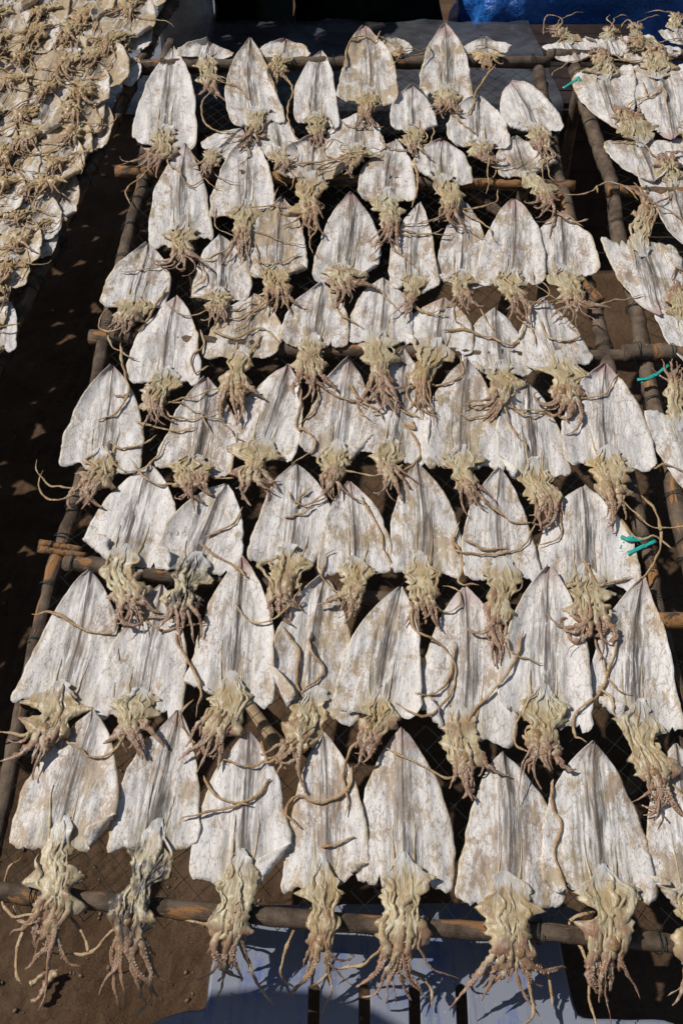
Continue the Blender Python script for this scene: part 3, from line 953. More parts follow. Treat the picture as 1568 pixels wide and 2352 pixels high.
G_MAIN = 'split dried squid laid in rows on the middle rack'
FR = 'in the front row'
SQ = [
 # back row along the far bar
 dict(l='clean chalk-white squid at the far left end of the back row', tip=(398,118), base=(375,343), w=142, head=(350,402), dirt=.05, gray=.45, rnd=.15, tents=[[(345,375),(330,402),(290,435),(300,470)]]),
 dict(l='squid folded over the back bar, grey-brown head dangling left of the first pointed tip', tip=(480,103), base=(472,136), w=128, head=(482,238), dirt=.3, rnd=.9, htop=-.01, tents=[[(488,205),(465,232),(468,275),(500,300),(545,308)]]),
 dict(l='tan-streaked squid with upcurled pointed tip, second mantle in the back row', tip=(575,98), base=(592,292), w=116, head=(565,345), dirt=.55, gray=.6, rnd=.35, tiph=.02),
 dict(l='squid folded over the back bar with amber tentacle hanging, between two pointed mantles', tip=(655,100), base=(650,136), w=112, head=(640,200), dirt=.5, warm=.7, rnd=.9, htop=-.01, tents=[[(655,170),(672,205),(660,245),(665,285),(690,335)]]),
 dict(l='pale round-tipped squid with grey mid streaks, third mantle in the back row', tip=(737,122), base=(728,298), w=106, head=(738,345), dirt=.15, gray=.8, rnd=.6),
 dict(l='yellowish squid in the back row with a tentacle looped round its tip', tip=(835,66), base=(845,240), w=124, head=(848,300), dirt=.75, warm=.35, rnd=.4, gray=.5, tiph=.02, tents=[[(790,172),(800,118),(835,98),(860,106),(872,86)]]),
 dict(l='squid behind the back bar showing only a tangle of amber arms', tip=(905,88), base=(912,128), w=70, head=(930,112), dirt=.4, warm=.9, rnd=.9, htop=.02, tents=[[(868,84),(895,96),(915,112),(955,112),(985,132),(968,165)],[(905,100),(935,125),(975,120)]]),
 dict(pink=.6, l='reddish-tipped squid with high pointed tip at the right of the back row', tip=(1020,64), base=(1025,233), w=116, head=(1010,275), dirt=.6, gray=.7, rnd=.35, tiph=.025),
 dict(l='bright white squid folded over the right of the back bar, amber tentacle hanging', tip=(1112,94), base=(1118,128), w=118, head=(1125,165), dirt=.05, warm=.8, rnd=.9, htop=.012, tents=[[(1135,160),(1108,195),(1090,225),(1086,245),(1068,268)]]),
 # second row from the back
 dict(l='small pale squid tucked under the first pointed tip, lying slanted', tip=(556,300), base=(492,357), w=92, head=(462,408), dirt=.3, rnd=.8, tents=[[(490,385),(470,408),(445,428),(428,420)]]),
 dict(l='small stained squid below the second back-row mantle, mostly hidden by a head', tip=(625,262), base=(640,368), w=98, head=(650,405), dirt=.4, rnd=.6, h=.003),
 dict(l='grey-tan squid under the yellowish back-row squid, crossed by tentacles', tip=(825,262), base=(818,358), w=132, head=(775,405), dirt=.5, rnd=.7, tents=[[(640,386),(700,376),(790,370),(880,348)]], h=.004),
 dict(l='small round white squid right of the yellowish back-row squid', tip=(945,205), base=(950,312), w=108, head=(958,372), dirt=.15, rnd=.85),
 dict(l='round white squid with an amber tentacle lying on its tip', tip=(1098,230), base=(1102,345), w=130, head=(1130,390), dirt=.2, rnd=.9),
 dict(l='plump white leaning squid beside the far end of the right pole', tip=(1172,190), base=(1232,310), w=124, head=(1258,370), dirt=.12, rnd=.85),
 # third row from the back
 dict(l='long narrow-tipped white squid at the left end of the third row from the back', tip=(428,340), base=(418,565), w=138, head=(415,640), dirt=.3, gray=.6, rnd=.15),
 dict(l='broad white squid with brown head hanging left, second in the third row from back', tip=(572,322), base=(562,500), w=136, head=(540,600), dirt=.25, rnd=.25),
 dict(l='crumpled tan squid with tangled ochre head, centre left of the third row from back', tip=(722,325), base=(718,415), w=150, head=(735,545), dirt=.75, warm=.3, rnd=.9, curl=1.2),
 dict(l='oval white squid with fine tan veins, its grey head pointing straight down', tip=(905,332), base=(886,466), w=132, head=(888,585), dirt=.4, rnd=.7),
 dict(l='white squid with a bright yellow head under the round white pair', tip=(1015,328), base=(1018,424), w=140, head=(1022,535), dirt=.3, warm=.3, rnd=.85, tents=[[(950,370),(958,430),(945,482)]]),
 dict(l='tan-mottled slanted squid at the right pole by the second crossbar', tip=(1180,325), base=(1212,412), w=130, head=(1268,505), dirt=.55, rnd=.9, tents=[[(1265,470),(1290,500),(1318,512),(1350,506)]]),
 # fourth row from the back
 dict(l='broad squid leaning right at the left pole, tan fold along its middle', tip=(342,568), base=(305,712), w=152, head=(278,775), dirt=.3, gray=.6, rnd=.75, curl=.9, tents=[[(385,660),(345,725),(318,762)],[(278,790),(282,840),(296,900),(268,946),(214,966)]]),
 dict(l='small grey-streaked squid beside the leaning squid near the left pole', tip=(505,545), base=(502,697), w=128, head=(490,748), dirt=.4, gray=.9, rnd=.75),
 dict(l='yellow-mottled round squid with a thin dark tentacle curved across its middle', tip=(650,463), base=(638,648), w=146, head=(640,718), dirt=.7, warm=.4, rnd=.65, tents=[[.008,(583,598),(610,612),(650,606),(692,588)]]),
 dict(l='broad white squid with dark pointed tip in the middle of its row', tip=(808,450), base=(788,648), w=146, head=(790,702), dirt=.3, gray=.9, rnd=.6),
 dict(l='narrow pink-tinged squid with dark pointed tip next to paired cream mantles', tip=(962,472), base=(948,668), w=104, head=(942,730), dirt=.5, gray=.6, rnd=.3),
 dict(l='cream squid with brown mid stain, left of two touching cream mantles', tip=(1068,472), base=(1058,664), w=118, head=(1062,722), dirt=.45, gray=.5, rnd=.5, h=.002),
 dict(pink=.6, l='wide cream squid with reddish tip, right of two touching cream mantles', tip=(1180,460), base=(1168,660), w=142, head=(1192,738), dirt=.3, rnd=.45, h=.008),
 dict(l='wide white squid with grey top by the split sticks at the right pole', tip=(1283,497), base=(1292,638), w=148, head=(1312,748), dirt=.3, gray=.7, rnd=.6, h=.004),
 # fifth row
 dict(l='smooth grey-white squid, leftmost in the middle row, above the wide dark gap', tip=(405,690), base=(378,890), w=160, head=(372,990), dirt=.12, gray=.5, rnd=.65, tents=[[(460,755),(468,792),(440,828),(450,862),(482,845)],[(310,966),(352,976),(405,990),(455,985)],[(362,1000),(330,1020),(280,1030),(250,1015),(256,1050),(285,1080),(330,1075),(362,1050),(382,1010)]]),
 dict(l='heavily ochre-stained squid crossed by orange arms, second in the middle row', tip=(580,683), base=(556,828), w=162, head=(555,968), dirt=.8, warm=.4, rnd=.75, tents=[[(488,760),(540,776),(600,752),(642,790)],[.02,(540,850),(580,800),(600,760)]]),
 dict(l='white speckled squid with broad cream neck, third in the middle row', tip=(740,662), base=(718,798), w=156, head=(735,918), dirt=.4, gray=.6, rnd=.7, tents=[[(690,868),(690,930),(680,980),(712,1000),(722,1030),(670,1065)]]),
 dict(l='white squid whose red-brown arms curl into a rosette, fourth in the middle row', tip=(880,640), base=(868,793), w=152, head=(858,945), dirt=.35, gray=.4, rnd=.6, tents=[[(800,880),(830,920),(870,945)]]),
 dict(l='orange-brown headed squid with arms thrown across it, fifth in the middle row', tip=(1016,690), base=(1002,808), w=146, head=(968,950), dirt=.55, warm=.5, rnd=.8, tents=[[(1012,762),(1060,760),(1120,776),(1170,792),(1200,762),(1206,732)],[(945,962),(950,985),(926,972),(960,1020),(955,1062),(910,1086)]]),
 dict(l='plain white squid with greenish head, sixth in the middle row', tip=(1135,715), base=(1152,866), w=152, head=(1125,965), dirt=.2, gray=.6, rnd=.65, h=.003),
 dict(l='white squid with reddish arms looped over its tip beside the right pole', tip=(1248,690), base=(1292,845), w=156, head=(1322,985), dirt=.25, gray=.4, rnd=.6, tents=[[(1240,938),(1285,958),(1302,976)],[(1240,735),(1260,775),(1300,785),(1330,770),(1300,745)]]),
 # sixth row
 dict(l='large smooth squid overhanging the left pole, tentacles curling over its face', tip=(262,850), base=(232,1084), w=174, head=(205,1175), dirt=.12, gray=.4, rnd=.35, tents=[[.012,(296,905),(280,912),(260,905)]]),
 dict(l='dark-ribbed squid with brown tip, right of the large smooth overhanging one', tip=(475,876), base=(442,1092), w=172, head=(425,1165), dirt=.5, gray=1.0, rnd=.4),
 dict(l='squid tilted with its tip far right, spread left wing, third in its row', tip=(660,842), base=(592,1050), w=166, head=(582,1160), dirt=.25, gray=.5, rnd=.2),
 dict(l='tan-streaked squid with a rosette of arms, fourth from the left below the middle row', tip=(802,832), base=(768,1065), w=152, head=(745,1160), dirt=.5, gray=.5, rnd=.4, tents=[[(800,880),(830,920),(868,945),(880,965)]]),
 dict(l='white squid with long grey mid streak, under the orange-headed one', tip=(925,812), base=(892,1062), w=142, head=(880,1140), dirt=.25, gray=.9, rnd=.3, h=.004),
 dict(l='wide tan-ribbed squid with yellow frilled neck, right of centre', tip=(1070,832), base=(1058,1082), w=172, head=(1080,1185), dirt=.5, gray=.5, rnd=.4, tents=[[(1070,930),(1095,938),(1130,925)],[(1150,925),(1180,990),(1212,1032)]]),
 dict(l='squid with a broad dark-grey stripe down its middle near the right pole', tip=(1210,882), base=(1232,1104), w=160, head=(1255,1215), dirt=.2, gray=1.2, rnd=.5, h=.004),
 dict(l='large bright squid with orange-yellow neck lying over the right pole', tip=(1385,846), base=(1398,1078), w=190, head=(1435,1205), dirt=.2, warm=.35, gray=.5, rnd=.5, h=.009, tents=[[(1470,1140),(1505,1180),(1515,1250),(1490,1310),(1465,1336)],[(1425,1195),(1460,1240),(1500,1235),(1540,1262)]]),
 # seventh row
 dict(l='wide white squid leaning right beside the two split sticks at the left pole', tip=(342,1070), base=(280,1308), w=204, head=(300,1455), dirt=.12, gray=.6, rnd=.3),
 dict(l='squid with dark grey stained head, tip pointing up right, third row from the front', tip=(520,1116), base=(442,1318), w=186, head=(422,1490), dirt=.2, ink=1.0, rnd=.2, tents=[[(460,1250),(500,1280),(550,1310),(572,1332)],[(470,1232),(500,1220),(540,1200),(560,1168)],[(402,1455),(415,1492),(445,1540),(462,1592),(452,1650)]]),
 dict(l='broad round-shouldered white squid with short brown tentacle scraps on it', tip=(682,1070), base=(660,1305), w=186, head=(655,1440), dirt=.2, rnd=.6, tents=[[.012,(652,1188),(690,1180),(722,1164)],[.016,(680,1162),(692,1135),(712,1120)],[(650,1440),(685,1500),(680,1570),(702,1602)],[(715,1450),(710,1490),(742,1540),(690,1592)]]),
 dict(l='yellow-rimmed squid with a tentacle running down its right edge', tip=(802,1112), base=(815,1328), w=162, head=(780,1425), dirt=.4, warm=.25, rnd=.35, tents=[[.012,(828,1140),(855,1190),(875,1230),(880,1260),(896,1292)]]),
 dict(l='tan squid with brown mid stain and yellow frilled neck, third row from front', tip=(955,1070), base=(966,1328), w=160, head=(985,1440), dirt=.65, warm=.15, gray=.8, rnd=.45, tents=[[(945,1382),(950,1450),(1010,1480),(1046,1530),(1030,1600),(970,1650),(905,1615)],[(1046,1470),(1030,1560),(985,1598),(950,1598)]]),
 dict(l='narrow squid with two brown tentacles crossing it and a square red-brown arm clump', tip=(1145,1082), base=(1152,1338), w=158, head=(1135,1515), dirt=.25, rnd=.25, tents=[[(1055,1195),(1040,1240),(1052,1268),(1100,1274),(1160,1270),(1205,1252),(1228,1200)],[(1042,1240),(1062,1290),(1055,1338),(1100,1342)],[.012,(1060,1240),(1110,1262),(1165,1262)]]),
 dict(l='broad squid with dark rib next to the teal ribbon on the right pole', tip=(1335,1120), base=(1345,1350), w=200, head=(1375,1500), dirt=.2, gray=.8, rnd=.5, tents=[[.012,(1338,1285),(1370,1340),(1400,1340),(1452,1326)],[(1405,1440),(1412,1490),(1390,1560),(1370,1600),(1320,1640),(1320,1690),(1346,1706)],[(1375,1575),(1400,1610),(1405,1642)]]),
 # eighth row
 dict(l='big slanted squid, leftmost in the second row from the front', tip=(210,1315), base=(132,1638), w=216, head=(55,1775), dirt=.2, gray=.6, rnd=.2, tents=[[.014,(74,1412),(130,1410),(200,1448),(255,1456),(272,1430)]]),
 dict(l='white squid right of the big slanted one, yellow head fallen on its tip', tip=(372,1345), base=(310,1650), w=200, head=(312,1740), dirt=.25, gray=.4, rnd=.25),
 dict(l='tall smooth squid with grey centre, third in the second row from the front', tip=(555,1286), base=(528,1620), w=190, head=(492,1770), dirt=.3, gray=.8, rnd=.4, tents=[[(468,1780),(490,1822),(530,1842),(575,1850)]]),
 dict(l='yellow-stained squid with tentacles trailing over it, fourth in the second front row', tip=(745,1325), base=(712,1648), w=190, head=(668,1800), dirt=.55, warm=.3, rnd=.3, tents=[[(620,1790),(590,1830),(540,1852),(480,1866),(415,1882)],[(600,1702),(612,1750),(645,1738)]]),
 dict(l='squid with dark brown stripe left of the pink-tipped one', tip=(918,1356), base=(868,1645), w=188, head=(818,1750), dirt=.35, gray=.9, rnd=.4, h=.008, tents=[[(805,1762),(800,1810),(740,1842),(680,1830),(655,1868),(692,1902)]]),
 dict(pink=.55, l='squid with a pink tip, long orange tentacle slanting over its right side', tip=(1065,1350), base=(1058,1700), w=210, head=(1055,1830), dirt=.25, gray=.5, rnd=.2, tents=[[(1200,1452),(1170,1540),(1090,1632),(1060,1700),(1055,1765)]]),
 dict(l='largest clean white squid of the second front row, right of the orange tentacle', tip=(1256,1310), base=(1246,1658), w=208, head=(1240,1805), dirt=.06, gray=.5, rnd=.4, h=.009, tents=[[(1270,1790),(1265,1840),(1288,1900),(1272,1960),(1302,2052)]]),
 dict(l='grey-ribbed squid with slender pale head, rightmost in the second front row', tip=(1468,1340), base=(1466,1690), w=196, head=(1500,1890), dirt=.25, gray=.9, rnd=.25),
 # front row
 dict(l='tan-mottled squid, leftmost in the front row, forked head over bare soil', tip=(218,1640), base=(135,1948), w=240, head=(88,2225), dirt=.55, gray=.5, rnd=.25, droop=.035, headw=.9, armspread=1.8, tents=[[-.01,(100,2060),(58,2130),(35,2210),(50,2262)],[-.01,(115,2075),(160,2105),(190,2145),(203,2190)]]),
 dict(l='squid with grey-stained middle and head, second from left in the front row', tip=(412,1640), base=(352,1955), w=205, head=(292,2275), dirt=.4, gray=1.0, ink=1.0, rnd=.25, droop=.04, headw=1.1, tents=[[-.02,(310,2085),(325,2150),(345,2215),(320,2270),(335,2310),(300,2335)]]),
 dict(l='clean white square-based squid, third from left in the front row', tip=(572,1685), base=(552,2032), w=205, head=(520,2255), dirt=.12, gray=.6, rnd=.35, droop=.04, headw=.95, tents=[[-.02,(540,2140),(565,2200),(590,2255),(625,2305)]]),
 dict(l='narrow frosted squid with amber stained head, fourth from left in the front row', tip=(742,1690), base=(742,2042), w=165, head=(705,2270), dirt=.6, warm=.25, rnd=.35, droop=.04, headw=1.0, tents=[[-.01,(720,2080),(680,2125),(655,2190),(645,2240),(680,2272)],[(735,1945),(775,1938),(815,1920)]]),
 dict(pink=.55, l='long squid with wide wrinkled neck and pink tip, middle of the front row', tip=(920,1676), base=(928,2048), w=208, head=(896,2280), dirt=.45, gray=.5, rnd=.35, droop=.04, headw=1.05, tents=[[-.03,(890,2200),(930,2222),(985,2262),(992,2312)]]),
 dict(l='squid with fan-shaped yellow web of arms, third from right in the front row', tip=(1152,1730), base=(1160,2084), w=226, head=(1175,2310), dirt=.5, gray=.8, rnd=.4, droop=.04, headw=1.05, armspread=1.9, tents=[[-.02,(1195,2160),(1235,2210),(1262,2250),(1268,2312)]]),
 dict(l='widest squid with dark rib, second from right in the front row', tip=(1358,1712), base=(1390,2068), w=240, head=(1385,2290), dirt=.45, gray=.9, rnd=.4, droop=.04, headw=1.05, tents=[[-.01,(1375,2090),(1310,2115),(1330,2170),(1350,2220),(1360,2270)]]),
 dict(l='squid cut off by the right edge at the end of the front row', tip=(1545,1712), base=(1592,2100), w=190, head=(1600,2300), dirt=.6, gray=.4, rnd=.3, droop=.04),
]
for i, d in enumerate(SQ):
    d = dict(d)
    lab = d.pop('l')
    w = d.pop('w')
    hh = d.pop('h', .004 + .003 * (i % 2))
    make_squid(lab, d.pop('tip'), d.pop('base'), w, d.pop('head'), h=hh, seed=i + 1, group=G_MAIN, rand_t=d.pop('rand_t', 3 if 9 <= i <= 20 else 2 if 20 < i < 37 else 1), **d)

# right-hand rack: squid lying head up
G_RIGHT = 'dried squid lying head up on the right rack'
SR = [
 dict(l='squid at the back left corner of the right rack, arm raised like a hook', tip=(1330,142), base=(1302,96), w=108, head=(1265,58), dirt=.1, gray=.6, rnd=.6, tents=[[.03,(1275,75),(1290,45),(1262,35),(1250,45),(1246,80)]]),
 dict(l='small squid second along the back of the right rack, brown head raised', tip=(1412,132), base=(1395,92), w=86, head=(1395,60), dirt=.3, rnd=.8),
 dict(l='small bright squid third along the back of the right rack', tip=(1480,126), base=(1458,84), w=80, head=(1450,52), dirt=.05, rnd=.8, tents=[[.03,(1455,60),(1440,45),(1425,62)]]),
 dict(l='grey frilled squid at the back right corner of the picture', tip=(1570,110), base=(1545,70), w=80, head=(1555,25), dirt=.4, gray=1, rnd=.8),
 dict(l='tan squid under a brown arm tangle at the far end of the right rack', tip=(1500,150), base=(1480,118), w=150, head=(1440,100), dirt=.4, warm=.3, rnd=.8, tents=[[(1400,122),(1440,140),(1500,135),(1560,120)],[(1350,118),(1380,130),(1430,138)]]),
 dict(l='long mottled squid beside the teal string on the right rack', tip=(1425,302), base=(1382,158), w=140, head=(1362,108), dirt=.45, rnd=.25, arms=6),
 dict(l='larger squid at the right edge beside the mottled one, brown arms on it', tip=(1540,330), base=(1505,150), w=160, head=(1490,100), dirt=.25, gray=.5, rnd=.2, tents=[[(1475,190),(1490,225),(1520,205),(1530,240)]]),
 dict(l='white squid with a brown crumpled head, above the hooked tentacle', tip=(1498,420), base=(1462,325), w=140, head=(1432,235), dirt=.35, rnd=.5, h=.010),
 dict(l='round white squid end at the right edge below the larger squid', tip=(1585,400), base=(1575,318), w=70, head=(1580,270), dirt=.1, rnd=.9),
 dict(l='long squid along the right edge with brown head across the crossbar', tip=(1590,592), base=(1530,395), w=150, head=(1510,350), dirt=.4, gray=.6, rnd=.15, h=.006),
 dict(l='squid with open star of arms and a long tentacle hooked over the right crossbar', tip=(1512,736), base=(1466,556), w=152, head=(1468,425), dirt=.4, gray=.8, rnd=.25, h=.004, tents=[[.03,(1465,460),(1440,432),(1400,418),(1372,428),(1372,442)]]),
 dict(l='bright white squid running off the right edge near the upper teal ribbon', tip=(1640,900), base=(1562,716), w=130, head=(1560,640), dirt=.05, rnd=.15, h=.008, tents=[[(1575,640),(1555,610),(1540,640)]]),
 dict(l='white squid at the right edge below the upper teal ribbon, yellow neck', tip=(1600,1150), base=(1552,950), w=140, head=(1550,830), dirt=.15, rnd=.2, tents=[[.02,(1500,1072),(1530,1062),(1575,1080)]]),
]
for i, d in enumerate(SR):
    d = dict(d)
    make_squid(d.pop('l'), d.pop('tip'), d.pop('base'), d.pop('w'), d.pop('head'), h=d.pop('h', .006), seed=200 + i, group=G_RIGHT, rand_t=1, **d)

# left-hand rack: heaped, tips to the upper right, heads towards the lower left
G_LEFT = 'tan dried squid heaped on the left rack'
SL = [
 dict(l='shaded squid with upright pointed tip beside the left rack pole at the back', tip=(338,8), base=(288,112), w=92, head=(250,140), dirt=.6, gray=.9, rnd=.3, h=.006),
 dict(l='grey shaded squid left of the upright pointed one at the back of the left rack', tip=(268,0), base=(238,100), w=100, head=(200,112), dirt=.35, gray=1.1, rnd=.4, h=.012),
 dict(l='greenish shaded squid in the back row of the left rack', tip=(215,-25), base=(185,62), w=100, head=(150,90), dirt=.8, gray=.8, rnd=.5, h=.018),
 dict(l='white wing of a squid poking out beside the tied bar end on the left rack', tip=(318,140), base=(262,188), w=92, head=(215,200), dirt=.05, rnd=.5, h=.008),
 dict(l='smooth tan oval squid hanging over the left rack pole', tip=(246,252), base=(196,345), w=84, head=(150,390), dirt=.95, gray=.2, rnd=.9, h=.012),
 dict(l='pale squid with grey folds in the middle of the left rack', tip=(118,212), base=(80,300), w=112, head=(60,350), dirt=.5, gray=.7, rnd=.5, h=.024),
 dict(l='white narrow squid below the tan oval one on the left rack', tip=(158,330), base=(92,425), w=80, head=(50,460), dirt=.15, rnd=.4, h=.022),
 dict(l='pinkish squid at the pole in the lower half of the left rack', tip=(172,405), base=(128,510), w=86, head=(80,540), dirt=.75, rnd=.5, h=.01),
 dict(l='small pale squid at the pole above the orange claw of arms', tip=(128,528), base=(75,590), w=72, head=(50,640), dirt=.3, rnd=.6, h=.012),
 dict(l='white rounded squid at the left edge beside the orange claw of arms', tip=(38,580), base=(-12,655), w=84, head=(-40,690), dirt=.15, rnd=.7, h=.02),
 dict(l='clean white squid nearest the viewer at the left edge', tip=(18,690), base=(-12,812), w=92, head=(-40,850), dirt=.1, rnd=.7, h=.01),
]
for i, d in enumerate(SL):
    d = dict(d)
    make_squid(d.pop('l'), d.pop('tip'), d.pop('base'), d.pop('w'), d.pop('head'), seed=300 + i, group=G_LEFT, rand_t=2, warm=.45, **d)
rng = random.Random(77)
n_fill = 0
ORD = ['first', 'second', 'third', 'fourth', 'fifth', 'sixth', 'seventh', 'eighth', 'ninth', 'tenth', 'eleventh', 'twelfth', 'thirteenth', 'fourteenth', 'fifteenth', 'sixteenth']
COLW = ['nearest the pole', 'second from the pole', 'third from the pole', 'fourth from the pole', 'fifth from the pole']
for row in range(14):
    y = -15 + row * 58
    xp = 399 - .484 * y
    for c in range(5):
        x = xp - 112 - c * 90 + rng.uniform(-18, 18)
        if x < -70:
            break
        yy = y + rng.uniform(-16, 16)
        hgt = .016 + .010 * rng.random() + c * .002
        make_squid(f'heaped tan squid on the left rack, {ORD[row]} row from the back, {COLW[c]}', (x + 52, yy - 66), (x, yy + 34), rng.uniform(112, 138), (x - rng.uniform(15, 50), yy + rng.uniform(60, 84)),
                   h=hgt, seed=400 + n_fill, group=G_LEFT, rand_t=2, arms=5, dirt=rng.uniform(.6, 1.15), warm=rng.uniform(.5, 1.0), gray=rng.uniform(.2, .9), rnd=rng.uniform(.3, .8), curl=1.0, headw=.9, armspread=1.8)
        n_fill += 1

def left_mass():
    """the rest of the left rack, beyond the picture's edge, as one mass of overlapping sheets"""
    V, F, UV = [], [], []
    r = random.Random(5)
    p0, p1 = PH(0, 825, 0), PH(399, 2, 0)
    along = (p1 - p0).normalized()
    left = NV.cross(along).normalized()
    for row in range(-15, 40):
        for c in range(25):
            p = p0 + along * (row * .088 + r.uniform(-.03, .03)) + left * (.06 + c * .092 + r.uniform(-.03, .03)) + NV * (.012 + .012 * r.random())
            d = p - CAM
            z = d.dot(FW)
            x, y = CX + F_PX * d.x / z, CY - F_PX * d.dot(UP) / z
            if (x > -110 and y > -75) or y > 1230:
                continue
            L, W, an = r.uniform(.13, .17), r.uniform(.055, .075), r.uniform(-.9, -.3)
            b = len(V)
            for j in range(7):
                for i in range(6):
                    u, t = -1 + i * .4, j / 6
                    lx, ly = u * W * max(.08, (1 - (1 - t) ** 2.4) ** .8), L * (.5 - t)
                    X, Y = lx * math.cos(an) - ly * math.sin(an), lx * math.sin(an) + ly * math.cos(an)
                    V.append(p + RT * X + VV * Y + NV * (.008 * n1(X * 30 + b, Y * 30, 1)))
                    UV.append((u * .5 + .5, t))
            F += [(b + j * 6 + i, b + j * 6 + 6 + i, b + j * 6 + 7 + i, b + j * 6 + 1 + i) for j in range(6) for i in range(5)]
    o = obj('squid_heap', mesh('squid_heap', V, F, [M_MANTLE], UV))
    o['kind'] = 'stuff'
    o['dirt'], o['warm'], o['gray'], o['ink'], o['pink'] = .8, .4, .4, 0.0, 0.0
left_mass()

def lay_tentacles():
    tree = BVHTree.FromPolygons([tuple(v) for v in SKINV], SKINF)
    for root, M, pts, sc, drape, sd, k, props in LATER:
        Lp = sum((b - a).length for a, b in zip(pts, pts[1:]))
        n = max(14, int(Lp / .0055))
        c = catmull(pts, n)
        c = [p + Vector((n1(i * .33, sd, 1), n1(i * .33, sd, 5), .5 * n1(i * .3, sd, 8))) * .0028 for i, p in enumerate(c)]
        if drape:
            Mi, az = M.inverted(), (M.to_3x3() @ Vector((0, 0, 1)))
            zs = []
            for p in c:
                hit = tree.ray_cast(M @ Vector((p.x, p.y, .09)), -az, .13)[0]
                zs.append((Mi @ hit).z + .0035 if hit else None)
            known = [z for z in zs if z is not None]
            if known:
                last = known[0]
                for i, z in enumerate(zs):
                    if z is None:
                        zs[i] = last
                    last = zs[i]
                mx = [max(zs[max(0, i - 2):i + 3]) for i in range(n)]
                sm = [sum(mx[max(0, i - 2):i + 3]) / len(mx[max(0, i - 2):i + 3]) for i in range(n)]
                for i, p in enumerate(c):
                    p.z = max(sm[i] + .004 * max(0, n1(i * .12, sd, 21)), p.z * .4)
        r0 = .0027 * sc * (.5 + .5 * k)
        v, f, uv = tube(c, lambda f: r0 * min(1, .25 + f * 9, .3 + (1 - f) * 7) * (1 - .3 * f + .45 * n1(f * Lp * 60, sd, 4) + .5 * max(0, n1(f * Lp * 14, sd, 6))), 7, Vector((0, 0, 1)), .48, .45, sd, 180, True, 1.6)
        o = obj('tentacle', mesh('tentacle', v, f, [M_TENT], uv), root)
        for kk, vv in props.items():
            o[kk] = vv
lay_tentacles()

# ------------------------------------------------------------------ teal ribbons
def ribbon(paths, label):
    root = thing('teal_ribbon', label, 'plastic ribbon', PH(*paths[0][0][0], 0), group='teal plastic ribbons tied to the poles')
    inv = Matrix.Translation(-root.location)
    for pts, hh in paths:
        P = catmull([inv @ PH(x, y, h2) for (x, y), h2 in zip(pts, hh)], 14)
        v, f, uv = tube(P, lambda t: .0042, 6, NV, .18, 0, 1, 60, True, 1.0)
        obj('strip', mesh('strip', v, f, [M_TEAL], uv), root)
ribbon([([(1425,1232),(1450,1240),(1500,1235)], (.012,.02,.014)), ([(1440,1272),(1470,1258),(1505,1242)], (.016,.018,.016)), ([(1425,1262),(1440,1240),(1452,1230)], (.01,.012,.02))], 'teal plastic ribbon knotted round the right pole of the middle rack')
ribbon([([(1462,872),(1495,866),(1535,838)], (.012,.02,.016)), ([(1470,878),(1490,868),(1510,858)], (.01,.018,.02))], 'teal plastic ribbon on the right rack pole below its crossbar')
ribbon([([(1292,202),(1312,190),(1328,178)], (.0,.004,.006)), ([(1328,205),(1332,192),(1326,176)], (.004,.006,.01))], 'short teal string at the far end of the right rack pole')

# ------------------------------------------------------------------ blue plastic stool under the front pole
def build_stool():
    zt = 0.42
    outl = [(512,2085),(506,2150),(491,2229),(484,2290),(477,2316),(462,2326),(420,2331),(365,2351),(320,2390),(320,2560),(1560,2560),(1560,2370),(1434,2350),(1352,2347),(1328,2338),(1312,2315),(1294,2244),(1277,2154),(1272,2085)]
    P = [PZ(x, y, zt) for x, y in outl]
    org = PZ(850, 2300, zt)
    root = thing('plastic_stool', 'worn blue plastic seat with dark slots below the front pole', 'stool', (org.x, org.y, SOIL(org.x, org.y)))
    cu = bpy.data.curves.new('seat_outline', 'CURVE')
    cu.dimensions = '2D'
    cu.fill_mode = 'BOTH'
    cu.extrude = 0.002
    cu.bevel_depth = 0.0012
    def spl(pts):
        s = cu.splines.new('POLY')
        s.points.add(len(pts) - 1)
        for p, c in zip(s.points, pts):
            p.co = (c[0], c[1], 0, 1)
        s.use_cyclic_u = True
    dense = []
    pl = [p - org for p in P]
    cm = catmull(pl + [pl[0]], 120)
    spl([(p.x, p.y) for p in cm[:-1]])
    for xs in (722, 837, 951, 1058):
        a = PZ(xs, 2274, zt) - org
        b = PZ(xs + (xs - 850) * .06, 2560, zt) - org
        r = 0.0098
        pts = [(a.x + r * math.cos(t), a.y + r * math.sin(t)) for t in [math.pi * i / 8 for i in range(9)]]
        pts += [(b.x + r * math.cos(t), b.y + r * math.sin(t)) for t in [math.pi + math.pi * i / 8 for i in range(9)]]
        spl(pts)
    tmp = bpy.data.objects.new('tmp_outline', cu)
    COL.objects.link(tmp)
    bpy.context.view_layer.update()
    me = bpy.data.meshes.new_from_object(tmp)
    bpy.data.objects.remove(tmp)
    me.name = 'seat'
    me.materials.clear()
    me.materials.append(M_STOOL)
    so = obj('seat', me, root)
    so.location = (0, 0, zt - root.location.z)
    v, f, uv = tube([p + Vector((0, 0, zt - root.location.z - .008)) for p in cm], lambda t: .0065, 8, Vector((0, 0, 1)), 1.3, cap=False)
    obj('rim', mesh('rim', v, f, [M_STOOL], uv), so).location = (0, 0, -(zt - root.location.z))
    for x, y in ((545, 2140), (1245, 2140), (350, 2540), (1530, 2540)):
        a = PZ(x, y, zt) - root.location - Vector((0, 0, .01))
        b = Vector((a.x * 1.12, a.y + (.05 if y < 2300 else -.03), 0.0))
        v, f, uv = tube(catmull([b, (a + b) / 2, a], 8), lambda t: .017 + .006 * t, 10, Vector((0, 1, 0)))
        obj('leg', mesh('leg', v, f, [M_STOOL], uv), root)
build_stool()

